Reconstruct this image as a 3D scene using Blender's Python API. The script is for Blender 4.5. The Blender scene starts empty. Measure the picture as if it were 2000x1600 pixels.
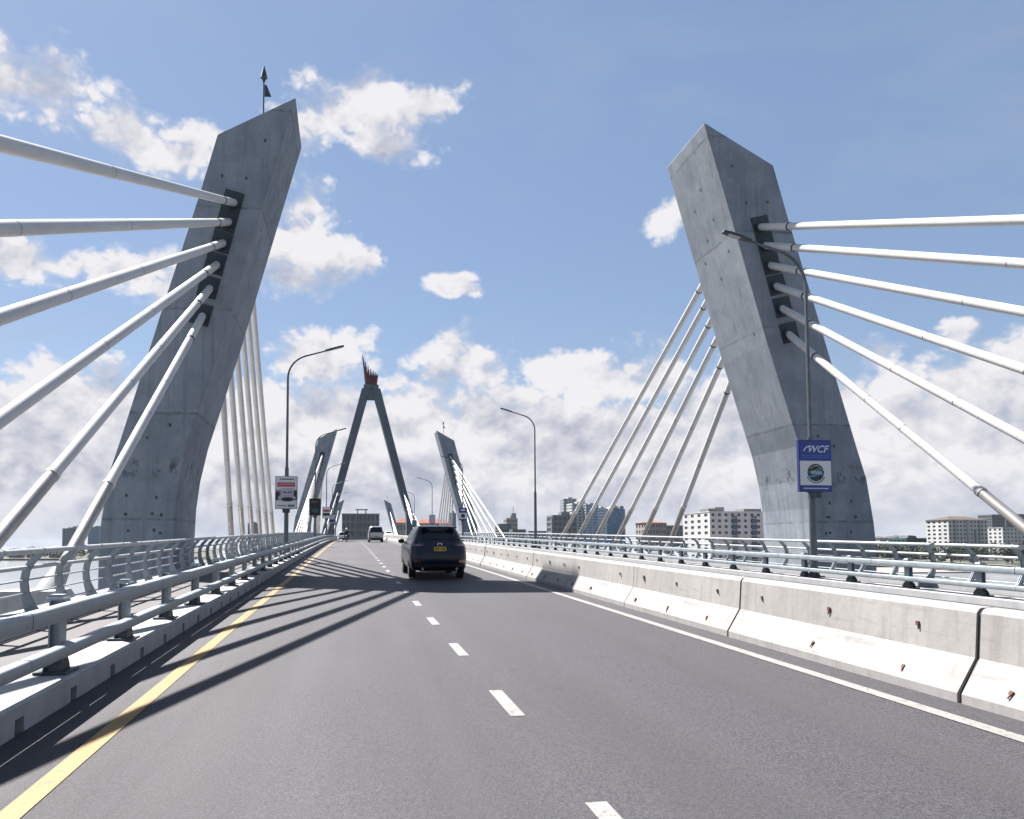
import bpy, math, random
from mathutils import Vector, Matrix, Euler
import numpy as np

# ---------------------------------------------------------------- camera, sky, sun, exposure
SC = bpy.context.scene
COL = SC.collection
FPX, YAW, PITCH, EYE = 1500.0, math.radians(6.1), math.radians(3.5), 1.57
PCX, PCY = 842.6, 974.26                       # principal point of the (cropped) photograph, 2000 x 1600
cam_d = bpy.data.cameras.new('camera')
cam_d.sensor_fit = 'HORIZONTAL'
cam_d.sensor_width = 36.0
cam_d.lens = 36.0 * FPX / 2000.0
cam_d.shift_x = (1000 - PCX) / 2000.0
cam_d.shift_y = (PCY - 800) / 2000.0
cam_d.clip_start = 0.1
cam_d.clip_end = 90000
cam = bpy.data.objects.new('camera', cam_d)
COL.objects.link(cam)
cam.location = (0, 0, EYE)
cam.rotation_euler = (math.pi / 2 + PITCH, 0, -YAW)
SC.camera = cam

SUN = Vector((-0.448, 0.55, 1.0)).normalized()   # direction towards the sun
EXPOSURE = 1.75
SC.view_settings.view_transform = 'Standard'
SC.view_settings.look = 'None'
SC.view_settings.exposure = EXPOSURE
SC.view_settings.gamma = 1.0
SC.view_settings.use_curve_mapping = False

sun_d = bpy.data.lights.new('sun', 'SUN')
sun_d.energy = 5.0
sun_d.angle = math.radians(0.53)
sun_d.color = (1.0, 0.955, 0.90)
sun = bpy.data.objects.new('sun', sun_d)
COL.objects.link(sun)
sun.location = SUN * 200
sun.rotation_euler = SUN.to_track_quat('Z', 'Y').to_euler()

_F = Vector((math.sin(YAW) * math.cos(PITCH), math.cos(YAW) * math.cos(PITCH), math.sin(PITCH)))
_R = Vector((math.cos(YAW), -math.sin(YAW), 0))
_U = _R.cross(_F)
def ray(x, y):
    return _R * ((x - PCX) / FPX) + _U * ((PCY - y) / FPX) + _F
def at(x, y, Y):
    d = ray(x, y)
    return Vector((0, 0, EYE)) + d * (Y / d.y)
def uv_of(x, y):
    d = ray(x, y)
    return math.atan2(d.x, d.y), d.z / math.hypot(d.x, d.y)

# ---- node helper
class G:
    def __init__(s, tree):
        s.t = tree; s.n = tree.nodes; s.l = tree.links
    def node(s, typ, ins=None, **props):
        n = s.n.new(typ)
        for k, v in props.items(): setattr(n, k, v)
        for k, v in (ins or {}).items(): s.put(n.inputs[k], v)
        return n
    def put(s, sock, v):
        if isinstance(v, bpy.types.NodeSocket): s.l.new(v, sock)
        elif v is not None: sock.default_value = v
    def m(s, op, a, b=None, c=None, clamp=False):
        n = s.n.new('ShaderNodeMath'); n.operation = op; n.use_clamp = clamp
        s.put(n.inputs[0], a); s.put(n.inputs[1], b); s.put(n.inputs[2], c)
        return n.outputs[0]
    def vm(s, op, a, b=None, c=None, out=0):
        n = s.n.new('ShaderNodeVectorMath'); n.operation = op
        s.put(n.inputs[0], a)
        if b is not None: s.put(n.inputs[1], b)
        if c is not None: s.put(n.inputs[2], c)
        return n.outputs[out]
    def sep(s, v): return s.node('ShaderNodeSeparateXYZ', {0: v}).outputs
    def comb(s, x, y, z): return s.node('ShaderNodeCombineXYZ', {0: x, 1: y, 2: z}).outputs[0]
    def rng(s, v, a, b, c, d, smooth=False):
        n = s.node('ShaderNodeMapRange', {0: v, 1: a, 2: b, 3: c, 4: d})
        if smooth: n.interpolation_type = 'SMOOTHSTEP'
        return n.outputs[0]
    def noise(s, vec, scale, detail=4, rough=0.5, dist=0.0, col=False):
        n = s.node('ShaderNodeTexNoise', {'Vector': vec, 'Scale': scale, 'Detail': detail, 'Roughness': rough, 'Distortion': dist})
        return n.outputs[1 if col else 0]
    def mix(s, f, a, b, mode='MIX'):
        n = s.n.new('ShaderNodeMix'); n.data_type = 'RGBA'; n.blend_type = mode; n.clamp_factor = True
        s.put(n.inputs[0], f); s.put(n.inputs[6], a); s.put(n.inputs[7], b)
        return n.outputs[2]
def c4(c): return (c[0], c[1], c[2], 1.0)

# ---- sky with cumulus clouds
world = bpy.data.worlds.new('World')
SC.world = world
world.use_nodes = True
world.node_tree.nodes.clear()
g = G(world.node_tree)
sky = g.node('ShaderNodeTexSky', sky_type='NISHITA', sun_disc=False, altitude=10.0, air_density=1.0, dust_density=0.35, ozone_density=2.0)
sky.sun_elevation = math.asin(SUN.z)
sky.sun_rotation = math.atan2(SUN.x, SUN.y)
D = g.node('ShaderNodeTexCoord').outputs['Generated']
dx, dy, dz = g.sep(D)
h = g.m('MAXIMUM', g.m('SQRT', g.m('ADD', g.m('MULTIPLY', dx, dx), g.m('MULTIPLY', dy, dy))), 0.02)
u = g.m('ARCTAN2', dx, dy)
v = g.m('DIVIDE', dz, h)
wx, wy, wz = g.sep(g.noise(D, 7.0, 2, 0.55, col=True))
u2 = g.m('MULTIPLY_ADD', g.m('SUBTRACT', wx, 0.5), 0.13, u)
v2 = g.m('MULTIPLY_ADD', g.m('SUBTRACT', wy, 0.5), 0.09, v)
uv = g.comb(u2, v2, 0)
# where cumulus stand in the part of the sky in view (picture position, half width, half height, weight)
blobs = [(5, 185, 105, 85), (110, 200, 105, 75), (250, 262, 120, 60), (355, 290, 70, 50),
         (735, 190, 120, 70), (640, 235, 80, 70), (815, 185, 70, 45), (760, 285, 80, 40),
         (600, 460, 100, 90), (560, 530, 90, 60), (700, 490, 45, 40), (630, 400, 55, 40),
         (878, 560, 62, 20), (40, 500, 85, 42), (220, 520, 100, 55), (320, 565, 90, 75),
         (1292, 425, 42, 42), (1712, 690, 55, 38), (1885, 645, 70, 28),
         (630, 720, 90, 65), (900, 735, 120, 60), (1130, 750, 130, 60), (1270, 735, 90, 60), (1995, 775, 70, 55)]
dm = None
for (px, py, rx, ry) in blobs:
    u0, v0 = uv_of(px, py)
    ua, _ = uv_of(px + rx, py); _, vb = uv_of(px, py - ry)
    ru = max(abs(ua - u0), .01) * 1.22; rv = max(abs(vb - v0), .008) * 1.25
    q = g.vm('MULTIPLY_ADD', uv, (1 / ru, 1 / rv, 0), (-u0 / ru, -v0 / rv, 0))
    L = g.vm('LENGTH', q, out=1)
    dm = L if dm is None else g.m('MINIMUM', dm, L)
blob = g.m('MAXIMUM', g.m('SUBTRACT', 1.0, dm), -1.5)
# the bank along the horizon, all the way round
bankn = g.noise(g.comb(u, 0.0, 3.7), 4.0, 2, 0.6)
top = g.m('MULTIPLY_ADD', bankn, 0.13, 0.160)
bank = g.m('MINIMUM', g.m('MAXIMUM', g.m('MULTIPLY', g.m('SUBTRACT', top, v2), 17.0), -1.5), 1.15)
# the same scattered cumulus in the rest of the sky
away = g.rng(g.m('ABSOLUTE', g.m('SUBTRACT', u, 0.1)), 0.62, 0.8, 0.0, 1.0)
high = g.rng(v, 0.62, 0.8, 0.0, 1.0)
scn = g.m('MULTIPLY', g.m('SUBTRACT', wz, 0.58), 8.0)
scat = g.m('SUBTRACT', g.m('MINIMUM', g.m('MAXIMUM', scn, -1.5), 0.8), g.m('MULTIPLY', g.m('SUBTRACT', 1.0, g.m('MAXIMUM', away, high)), 2.5))
M = g.m('MAXIMUM', g.m('MAXIMUM', blob, bank), scat)
P = g.vm('MULTIPLY', D, (1, 1, 1.3))
def billow(vec, scale, off):
    n = g.noise(g.vm('ADD', vec, off), scale, 0, 0.5)
    return g.m('ABSOLUTE', g.m('SUBTRACT', n, 0.5))
def puffs(vec):
    a = g.m('MULTIPLY', billow(vec, 11.0, (0, 0, 0)), 1.5)
    a = g.m('MULTIPLY_ADD', billow(vec, 24.0, (1, 4, 2)), 1.0, a)
    a = g.m('MULTIPLY_ADD', billow(vec, 108.0, (5, 2, 7)), 0.34, a)
    return g.m('MULTIPLY_ADD', billow(vec, 52.0, (3, 1, 2)), 0.62, a)
PL = g.vm('ADD', P, (-0.008, 0.0, 0.020))
big0 = puffs(P)
big1 = puffs(PL)
fine = g.noise(P, 85.0, 3, 0.62)
soft = g.noise(P, 9.0, 2, 0.5)
softU = g.noise(g.vm('ADD', P, (-0.012, 0.0, 0.045)), 9.0, 2, 0.5)
d0 = g.m('MULTIPLY_ADD', M, 1.02, g.m('MULTIPLY_ADD', g.m('SUBTRACT', soft, 0.5), 0.9, g.m('SUBTRACT', big0, 0.39)))
d0 = g.m('MULTIPLY_ADD', g.m('SUBTRACT', fine, 0.5), 0.5, d0)
d0 = g.m('ADD', d0, g.rng(dz, 0.0, 0.10, 0.55, 0.0))
shade = g.m('ADD', g.m('MULTIPLY', g.m('SUBTRACT', big0, big1), 1.05), g.m('MULTIPLY', g.m('SUBTRACT', soft, softU), 2.8))
lit = g.m('ADD', g.m('MULTIPLY_ADD', g.m('SUBTRACT', fine, 0.5), 0.22, 0.70), shade)
bankd = g.rng(v, 0.04, 0.20, 0.10, 0.0, True)
lit = g.m('SUBTRACT', lit, bankd)
lit = g.m('ADD', lit, g.rng(d0, 0.1, 0.75, 0.26, 0.0, True), clamp=True)
wide = g.rng(shade, -0.22, 0.12, 1.0, 0.44)
alpha = g.node('ShaderNodeMapRange', {0: d0, 1: -0.05, 2: wide, 3: 0.0, 4: 1.0}, interpolation_type='SMOOTHSTEP').outputs[0]
cloud_c = g.mix(lit, (3.55, 3.75, 4.5, 1), (6.9, 6.8, 6.9, 1))
hz = g.rng(dz, 0.0, 0.10, 0.62, 0.0, True)
cloud_c = g.mix(hz, cloud_c, (4.2, 4.55, 5.25, 1))
sky_c = g.mix(1.0, sky.outputs[0], (1.45, 1.28, 1.15, 1), 'MULTIPLY')
sky_c = g.mix(0.5, sky_c, (2.2, 3.2, 5.0, 1))
sky_c = g.mix(1.0, sky_c, (0.90, 0.93, 0.95, 1), 'MULTIPLY')
wisp = g.rng(g.noise(g.vm('MULTIPLY', D, (1.0, 1.0, 2.2)), 4.0, 3, 0.62, 0.6), 0.45, 0.85, 0.0, 0.30, True)
sky_c = g.mix(wisp, sky_c, (3.6, 4.0, 5.0, 1))
mixc = g.mix(alpha, sky_c, cloud_c)
mixc = g.mix(1.0, mixc, (0.76, 0.76, 0.77, 1), 'MULTIPLY')
bg = g.node('ShaderNodeBackground', {'Color': mixc, 'Strength': 0.050})
wo = g.node('ShaderNodeOutputWorld', {'Surface': bg.outputs[0]})
world.cycles.sampling_method = 'NONE'
SC.cycles.max_bounces = 4
SC.cycles.diffuse_bounces = 2
SC.cycles.glossy_bounces = 3
SC.cycles.use_denoising = True

# ---------------------------------------------------------------- materials
MATS = {}
def mat(name, color, rough=0.6, metal=0.0, fn=None, spec=0.5, coat=0.0, bump=None):
    m = bpy.data.materials.new(name); m.use_nodes = True
    g = G(m.node_tree)
    b = m.node_tree.nodes['Principled BSDF']
    b.inputs['Base Color'].default_value = c4(color)
    b.inputs['Roughness'].default_value = rough
    b.inputs['Metallic'].default_value = metal
    b.inputs['Specular IOR Level'].default_value = spec
    b.inputs['Coat Weight'].default_value = coat
    b.inputs['Coat Roughness'].default_value = 0.05
    if fn:
        oc = g.node('ShaderNodeTexCoord').outputs['Object']
        r = fn(g, oc, b)
    MATS[name] = m
    return m
def set_bump(g, b, h, strength, dist):
    n = g.node('ShaderNodeBump', {'Height': h, 'Strength': strength, 'Distance': dist})
    g.l.new(n.outputs[0], b.inputs['Normal'])
def ramp2(g, f, lo, hi, ca, cb):
    return g.mix(g.rng(f, lo, hi, 0, 1), c4(ca), c4(cb))

def f_asphalt(g, oc, b):
    x, y, z = g.sep(oc)
    fine = g.noise(oc, 95.0, 3, 0.7)
    big = g.noise(g.vm('MULTIPLY', oc, (1.0, 0.22, 1)), 0.55, 4, 0.55)
    streak = g.noise(g.vm('MULTIPLY', oc, (2.2, 0.03, 1)), 1.0, 3, 0.5)
    mid = g.noise(oc, 42.0, 2, 0.6)
    fine2 = g.m('ADD', g.m('MULTIPLY', fine, 0.6), g.m('MULTIPLY', mid, 0.4))
    c = ramp2(g, fine2, 0.40, 0.60, (0.0155, 0.0150, 0.0190), (0.060, 0.0572, 0.0675))
    c = g.mix(g.rng(big, 0.35, 0.68, 0.0, 0.42), c, (0.030, 0.029, 0.033, 1))
    c = g.mix(g.rng(streak, 0.45, 0.72, 0.0, 0.38), c, (0.053, 0.048, 0.0555, 1))
    # wheel tracks polished a little darker
    for cx in (-0.95, 0.75, 2.1, 3.75):
        tr = g.rng(g.m('ABSOLUTE', g.m('SUBTRACT', x, cx)), 0.1, 0.55, 0.26, 0.0, True)
        c = g.mix(tr, c, (0.029, 0.028, 0.031, 1))
    g.l.new(c, b.inputs['Base Color'])
    g.l.new(g.rng(big, 0.3, 0.7, 0.62, 0.78), b.inputs['Roughness'])
    # pale grit and specks of litter, a few dark drips
    speck = g.rng(g.noise(oc, 210.0, 0, 0.5), 0.80, 0.84, 0.0, 0.8)
    c = g.mix(speck, c, (0.30, 0.29, 0.28, 1))
    drip = g.rng(g.noise(g.vm('MULTIPLY', oc, (1.0, 0.6, 1)), 3.1, 2, 0.5), 0.70, 0.76, 0.0, 0.35)
    c = g.mix(drip, c, (0.018, 0.018, 0.02, 1))
    crack = g.node('ShaderNodeTexVoronoi', {'Vector': g.vm('ADD', g.vm('MULTIPLY', oc, (1.0, 0.35, 1)), g.vm('MULTIPLY', g.noise(oc, 2.0, 3, .6, col=True), (.5, .5, 0))), 'Scale': 0.22}, feature='DISTANCE_TO_EDGE').outputs[0]
    c = g.mix(g.m('MULTIPLY', g.rng(crack, 0.0, 0.0016, 1.0, 0.0), g.rng(g.noise(oc, 0.35, 2, .5), .5, .62, 0, .55)), c, (0.015, 0.015, 0.016, 1))
    g.l.new(c, b.inputs['Base Color'])
    set_bump(g, b, fine2, 0.8, 0.010)
mat('asphalt', (0.08, 0.08, 0.08), 0.7, fn=f_asphalt, spec=0.35)
def f_path(g, oc, b):
    n = g.noise(oc, 40, 4, 0.65); big = g.noise(oc, 0.9, 3, 0.5)
    c = ramp2(g, n, 0.3, 0.7, (0.055, 0.052, 0.056), (0.095, 0.088, 0.092))
    c = g.mix(g.rng(big, .4, .7, 0, .4), c, (0.06, 0.056, 0.058, 1))
    g.l.new(c, b.inputs['Base Color']); set_bump(g, b, n, 0.4, 0.004)
mat('path_asphalt', (0.15, 0.14, 0.14), 0.8, fn=f_path)

def concrete(name, lo, hi, stain, streaks=0.5, joints=0.0, rough=0.8, pits=True):
    def fn(g, oc, b):
        x, y, z = g.sep(oc)
        n1 = g.noise(oc, 1.1, 6, 0.6); n2 = g.noise(oc, 9.0, 6, 0.65)
        st = g.noise(g.vm('MULTIPLY', oc, (2.6, 2.6, 0.16)), 1.6, 5, 0.6)
        c = ramp2(g, n1, 0.3, 0.7, lo, hi)
        c = g.mix(g.rng(n2, 0.42, 0.72, 0.0, 0.22 if joints else 0.35), c, c4([q * 0.72 for q in lo]))
        c = g.mix(g.rng(st, 0.5, 0.72, 0.0, streaks), c, c4(stain))
        if name == 'concrete_barrier':
            sc1 = g.rng(g.noise(g.vm('MULTIPLY', oc, (1, .35, 5)), 2.2, 6, 0.7), 0.56, 0.68, 0.0, 0.45)
            c = g.mix(sc1, c, c4([q * 0.62 for q in stain]))
            dr = g.rng(g.noise(g.vm('MULTIPLY', oc, (6, 6, .35)), 2.0, 4, 0.6), 0.54, 0.7, 0.0, 0.32)
            c = g.mix(dr, c, c4([q * 0.8 for q in stain]))
            pit = g.rng(g.noise(oc, 55, 2, .5), .70, .76, 0, .5)
            c = g.mix(pit, c, c4([q * 0.5 for q in stain]))
        if joints:
            wob = g.m('MULTIPLY', g.m('SUBTRACT', g.noise(g.comb(x, y, 0), 2.5, 3, 0.6), 0.5), 0.10)
            fz = g.m('FRACT', g.m('DIVIDE', g.m('ADD', z, wob), joints))
            line = g.rng(g.m('ABSOLUTE', g.m('SUBTRACT', fz, 0.5)), 0.0, 0.018, 1.0, 0.0)
            brk = g.rng(g.noise(oc, 1.7, 3, 0.6), 0.38, 0.6, 0.15, 0.85)
            c = g.mix(g.m('MULTIPLY', line, brk), c, c4([q * 0.42 for q in stain]))
            lift = g.m('FLOOR', g.m('DIVIDE', g.m('ADD', z, g.m('ADD', wob, joints * 0.5)), joints))
            tone = g.node('ShaderNodeTexWhiteNoise', {'W': lift}, noise_dimensions='1D').outputs[0]
            c = g.mix(g.rng(tone, 0, 1, 0.0, 0.30), c, c4([min(1, q * 1.3) for q in hi]))
            pt = g.rng(g.noise(oc, 0.75, 3, 0.62), 0.52, 0.6, 0.0, 0.30)
            c = g.mix(pt, c, c4([q * 0.82 for q in lo]))
            blot = g.m('MULTIPLY', g.rng(g.noise(g.vm('MULTIPLY', oc, (1, 1, .7)), 2.4, 6, 0.72), 0.53, 0.60, 0.0, 0.75), g.rng(g.m('ABSOLUTE', g.m('SUBTRACT', z, 3.55)), 0.05, 0.55, 1.0, 0.0, True))
            c = g.mix(blot, c, c4([q * 0.42 for q in stain]))
            run = g.m('MULTIPLY', g.rng(g.noise(g.vm('MULTIPLY', oc, (5.0, 5.0, .12)), 1.0, 4, .6), .52, .70, 0, .5), g.rng(g.noise(oc, .28, 2, .5), .45, .6, 0, 1))
            c = g.mix(run, c, c4([q * 0.75 for q in stain]))
            edge = g.rng(g.noise(oc, 3.4, 6, 0.7), 0.6, 0.72, 0.0, 0.5)
            c = g.mix(g.m('MULTIPLY', edge, g.rng(g.m('ABSOLUTE', g.m('SUBTRACT', fz, 0.47)), 0.0, 0.12, 1, 0)), c, c4([q * 0.45 for q in stain]))
        g.l.new(c, b.inputs['Base Color'])
        set_bump(g, b, g.m('ADD', n2, g.m('MULTIPLY', g.noise(oc, 60, 3, 0.6), 0.4)), 0.25, 0.01)
    return mat(name, hi, rough, fn=fn, spec=0.3)
concrete('concrete_pylon', (0.140, 0.163, 0.195), (0.220, 0.243, 0.276), (0.094, 0.111, 0.135), 0.45, joints=3.6)
concrete('concrete_shaded', (0.048, 0.068, 0.088), (0.075, 0.098, 0.12), (0.035, 0.05, 0.066), 0.4, joints=4.4)  # darker copy of the pylon concrete, shade on the A-shaped pylon painted in
concrete('concrete_barrier', (0.238, 0.230, 0.224), (0.298, 0.289, 0.282), (0.175, 0.167, 0.161), 0.42)
concrete('concrete_kerb', (0.25, 0.256, 0.268), (0.33, 0.332, 0.34), (0.175, 0.18, 0.19), 0.45)
concrete('concrete_deck', (0.30, 0.29, 0.28), (0.42, 0.41, 0.4), (0.22, 0.22, 0.22), 0.4)

def f_steel(g, oc, b):
    n = g.noise(oc, 3.0, 5, 0.6); n2 = g.noise(g.vm('MULTIPLY', oc, (6, 0.6, 6)), 2.0, 4, 0.6)
    c = ramp2(g, n, 0.3, 0.7, (0.19, 0.225, 0.252), (0.27, 0.30, 0.323))
    c = g.mix(g.rng(n2, 0.5, 0.75, 0, 0.35), c, (0.12, 0.147, 0.17, 1))
    g.l.new(c, b.inputs['Base Color']); g.l.new(g.rng(n, .3, .7, .42, .6), b.inputs['Roughness'])
mat('rail_paint', (0.42, 0.46, 0.48), 0.5, 0.25, fn=f_steel)
mat('rail_paint_light', (0.62, 0.64, 0.65), 0.45, 0.1, fn=lambda g, oc, b: g.l.new(ramp2(g, g.noise(oc, 4, 4, .6), .3, .7, (0.27, 0.292, 0.312), (0.37, 0.385, 0.40)), b.inputs['Base Color']))
mat('dark_steel', (0.035, 0.045, 0.05), 0.55, 0.3, fn=lambda g, oc, b: g.l.new(ramp2(g, g.noise(oc, 7, 5, .65), .3, .7, (0.02, 0.028, 0.034), (0.055, 0.068, 0.075)), b.inputs['Base Color']))
mat('recess_shade_ring_steel', (0.05, 0.06, 0.07), 0.6, 0.2, fn=lambda g, oc, b: g.l.new(ramp2(g, g.noise(oc, 3, 6, .7), .3, .7, (0.012, 0.019, 0.025), (0.036, 0.048, 0.056)), b.inputs['Base Color']))  # near-black with recess shade put into the colour; the guide rings share it
mat('lamp_steel', (0.16, 0.18, 0.19), 0.45, 0.5, fn=lambda g, oc, b: g.l.new(ramp2(g, g.noise(oc, 5, 4, .6), .3, .7, (0.065, 0.08, 0.095), (0.12, 0.135, 0.15)), b.inputs['Base Color']))
def f_pipe(g, oc, b):
    x, y, z = g.sep(oc)
    ang = g.m('ARCTAN2', y, x)
    hel = g.m('FRACT', g.m('ADD', g.m('DIVIDE', z, 0.62), g.m('DIVIDE', ang, 2 * math.pi)))
    rib = g.rng(g.m('ABSOLUTE', g.m('SUBTRACT', hel, 0.5)), 0.0, 0.06, 1.0, 0.0, True)
    n = g.noise(g.vm('MULTIPLY', oc, (4, 4, 0.5)), 1.5, 5, 0.6)
    c = ramp2(g, n, 0.3, 0.72, (0.40, 0.398, 0.398), (0.51, 0.503, 0.497))
    c = g.mix(g.m('MULTIPLY', rib, 0.13), c, (0.45, 0.45, 0.45, 1))
    g.l.new(c, b.inputs['Base Color'])
    set_bump(g, b, rib, 0.22, 0.008)
mat('cable_pipe', (0.7, 0.69, 0.67), 0.45, fn=f_pipe)
mat('cable_smooth', (0.72, 0.70, 0.68), 0.38, fn=lambda g, oc, b: g.l.new(ramp2(g, g.noise(oc, 2, 4, .6), .3, .7, (0.43, 0.423, 0.413), (0.52, 0.512, 0.50)), b.inputs['Base Color']))
mat('cable_sleeve', (0.40, 0.37, 0.35), 0.42, 0.6, fn=lambda g, oc, b: g.l.new(ramp2(g, g.noise(g.vm('MULTIPLY', oc, (5, 5, .8)), 2, 5, .6), .3, .7, (0.24, 0.22, 0.21), (0.38, 0.355, 0.34)), b.inputs['Base Color']))
def paint_fn(ca, cb, wear):
    def fn(g, oc, b):
        n = g.noise(oc, 26, 5, 0.7); n2 = g.noise(oc, 2.5, 4, .6)
        c = ramp2(g, n2, .3, .7, ca, cb)
        c = g.mix(g.rng(n, .55, .66, 0, .85), c, c4(wear)); c = g.mix(g.rng(g.noise(oc, 7, 6, .75), .56, .68, 0, .55), c, c4(wear))
        g.l.new(c, b.inputs['Base Color']); set_bump(g, b, g.noise(oc, 95, 3, .7), .4, .004)
    return fn
mat('paint_yellow', (0.65, 0.42, 0.12), 0.65, fn=paint_fn((0.20, 0.118, 0.030), (0.25, 0.152, 0.042), (0.075, 0.055, 0.036)))
mat('paint_white', (0.6, 0.58, 0.54), 0.65, fn=paint_fn((0.185, 0.180, 0.173), (0.235, 0.228, 0.22), (0.065, 0.062, 0.063)))
mat('rust', (0.25, 0.08, 0.03), 0.85, fn=lambda g, oc, b: g.l.new(ramp2(g, g.noise(oc, 45, 5, .7), .3, .7, (0.045, 0.02, 0.014), (0.15, 0.06, 0.032)), b.inputs['Base Color']))
mat('dark_hole', (0.055, 0.062, 0.072), 0.9)
mat('joint_dark', (0.045, 0.04, 0.04), 0.9)
mat('pylon_red', (0.16, 0.012, 0.018), 0.5, fn=lambda g, oc, b: g.l.new(ramp2(g, g.noise(oc, 1.2, 4, .6), .3, .7, (0.030, 0.0015, 0.005), (0.060, 0.003, 0.008)), b.inputs['Base Color']))

def f_water(g, oc, b):
    n = g.noise(g.vm('MULTIPLY', oc, (1.0, 1.0, 1.0)), 0.22, 6, 0.62)
    n2 = g.noise(g.vm('MULTIPLY', oc, (0.01, 0.004, 1)), 1.0, 4, 0.5)
    g.l.new(ramp2(g, n2, .35, .65, (0.13, 0.15, 0.165), (0.20, 0.21, 0.21)), b.inputs['Base Color'])
    set_bump(g, b, n, 0.5, 0.6)
mat('water', (0.15, 0.17, 0.18), 0.18, fn=f_water)
mat('sand', (0.40, 0.34, 0.28), 0.9, fn=lambda g, oc, b: g.l.new(ramp2(g, g.noise(g.vm('MULTIPLY', oc, (.02, .05, 1)), 1.0, 6, .6), .35, .65, (0.14, 0.13, 0.125), (0.30, 0.27, 0.245)), b.inputs['Base Color']))
mat('land', (0.08, 0.09, 0.05), 0.95, fn=lambda g, oc, b: g.l.new(ramp2(g, g.noise(oc, .03, 6, .6), .35, .65, (0.025, 0.034, 0.024), (0.085, 0.08, 0.062)), b.inputs['Base Color']))
def leaf_fn(a, bb):
    def fn(g, oc, b):
        r = g.noise(oc, 0.45, 4, .7)
        g.l.new(ramp2(g, r, .3, .7, a, bb), b.inputs['Base Color'])
    return fn
mat('leaf_dark', (0.03, 0.05, 0.02), 0.75, fn=leaf_fn((0.009, 0.020, 0.013), (0.030, 0.048, 0.026)))
mat('leaf_light', (0.06, 0.08, 0.03), 0.75, fn=leaf_fn((0.013, 0.026, 0.015), (0.042, 0.060, 0.030)))
mat('bark', (0.10, 0.085, 0.07), 0.9)
mat('tyre', (0.012, 0.012, 0.013), 0.85)
mat('rim', (0.35, 0.36, 0.37), 0.35, 0.8)
mat('car_navy', (0.0025, 0.005, 0.018), 0.28, 0.0, coat=0.25, spec=0.25)
mat('car_silver', (0.36, 0.37, 0.39), 0.35, 0.6, coat=0.8)
mat('car_white', (0.72, 0.72, 0.71), 0.35, 0.0, coat=0.8)
mat('car_glass', (0.004, 0.007, 0.011), 0.08, 0.0, spec=0.3)
mat('black_plastic', (0.012, 0.012, 0.014), 0.6)
mat('tail_light', (0.06, 0.006, 0.008), 0.12, coat=0.6)
mat('tail_light_clear', (0.22, 0.2, 0.2), 0.15, coat=0.6)
mat('plate_yellow', (0.42, 0.25, 0.02), 0.5)
mat('chrome', (0.6, 0.62, 0.64), 0.2, 0.9)
mat('sign_blue', (0.010, 0.035, 0.22), 0.45)
mat('sign_blue_dark', (0.006, 0.012, 0.10), 0.45)
mat('sign_white', (0.52, 0.53, 0.55), 0.5)
mat('sign_black', (0.012, 0.012, 0.014), 0.5)
mat('sign_teal', (0.02, 0.14, 0.13), 0.5)
mat('sign_sky', (0.03, 0.20, 0.42), 0.5)
mat('sign_red', (0.36, 0.03, 0.035), 0.5)
mat('sign_grey', (0.20, 0.20, 0.23), 0.5)
mat('sign_lilac', (0.33, 0.31, 0.38), 0.5)
mat('sign_gold', (0.14, 0.085, 0.035), 0.5)
mat('sign_green', (0.03, 0.16, 0.13), 0.5)
mat('sign_dim', (0.015, 0.06, 0.065), 0.5)
mat('cloth_black', (0.012, 0.013, 0.016), 0.8)
mat('helmet', (0.62, 0.62, 0.64), 0.3, coat=0.5)
mat('skin', (0.10, 0.05, 0.03), 0.6)
def f_glass(tint):
    return lambda g, oc, b: g.l.new(ramp2(g, g.node('ShaderNodeTexWhiteNoise', {'Vector': g.vm('FLOOR', g.vm('MULTIPLY', oc, (.4, .4, .31)))}).outputs[0], 0, 1, [q * .5 for q in tint], tint), b.inputs['Base Color'])
mat('glass_dark', (0.02, 0.03, 0.04), 0.15, fn=f_glass((0.03, 0.04, 0.05)))
mat('glass_blue', (0.05, 0.16, 0.30), 0.12, fn=f_glass((0.06, 0.23, 0.44)))
mat('glass_navy', (0.02, 0.05, 0.08), 0.12, fn=f_glass((0.02, 0.05, 0.085)))
mat('glass_teal', (0.04, 0.12, 0.15), 0.12, fn=f_glass((0.05, 0.15, 0.19)))
def wall(name, c, dirt=0.75):
    c = [q * .74 for q in c]
    def fn(g, oc, b):
        n = g.noise(g.vm('MULTIPLY', oc, (1, 1, .25)), 0.35, 5, 0.6)
        g.l.new(ramp2(g, n, .3, .7, [q * dirt for q in c], c), b.inputs['Base Color'])
    return mat(name, c, 0.85, fn=fn, spec=0.2)
wall('wall_white', (0.58, 0.585, 0.59)); wall('wall_cream', (0.46, 0.445, 0.41)); wall('wall_grey', (0.24, 0.24, 0.25))
wall('wall_dark', (0.13, 0.145, 0.16)); wall('wall_raw', (0.20, 0.225, 0.25)); wall('wall_beige', (0.36, 0.33, 0.31)); wall('wall_pale', (0.45, 0.47, 0.50))
wall('roof_red', (0.33, 0.12, 0.09)); wall('roof_brown', (0.14, 0.11, 0.10)); wall('net_green', (0.03, 0.11, 0.10)); wall('wall_bluegrey', (0.22, 0.28, 0.35))

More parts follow.
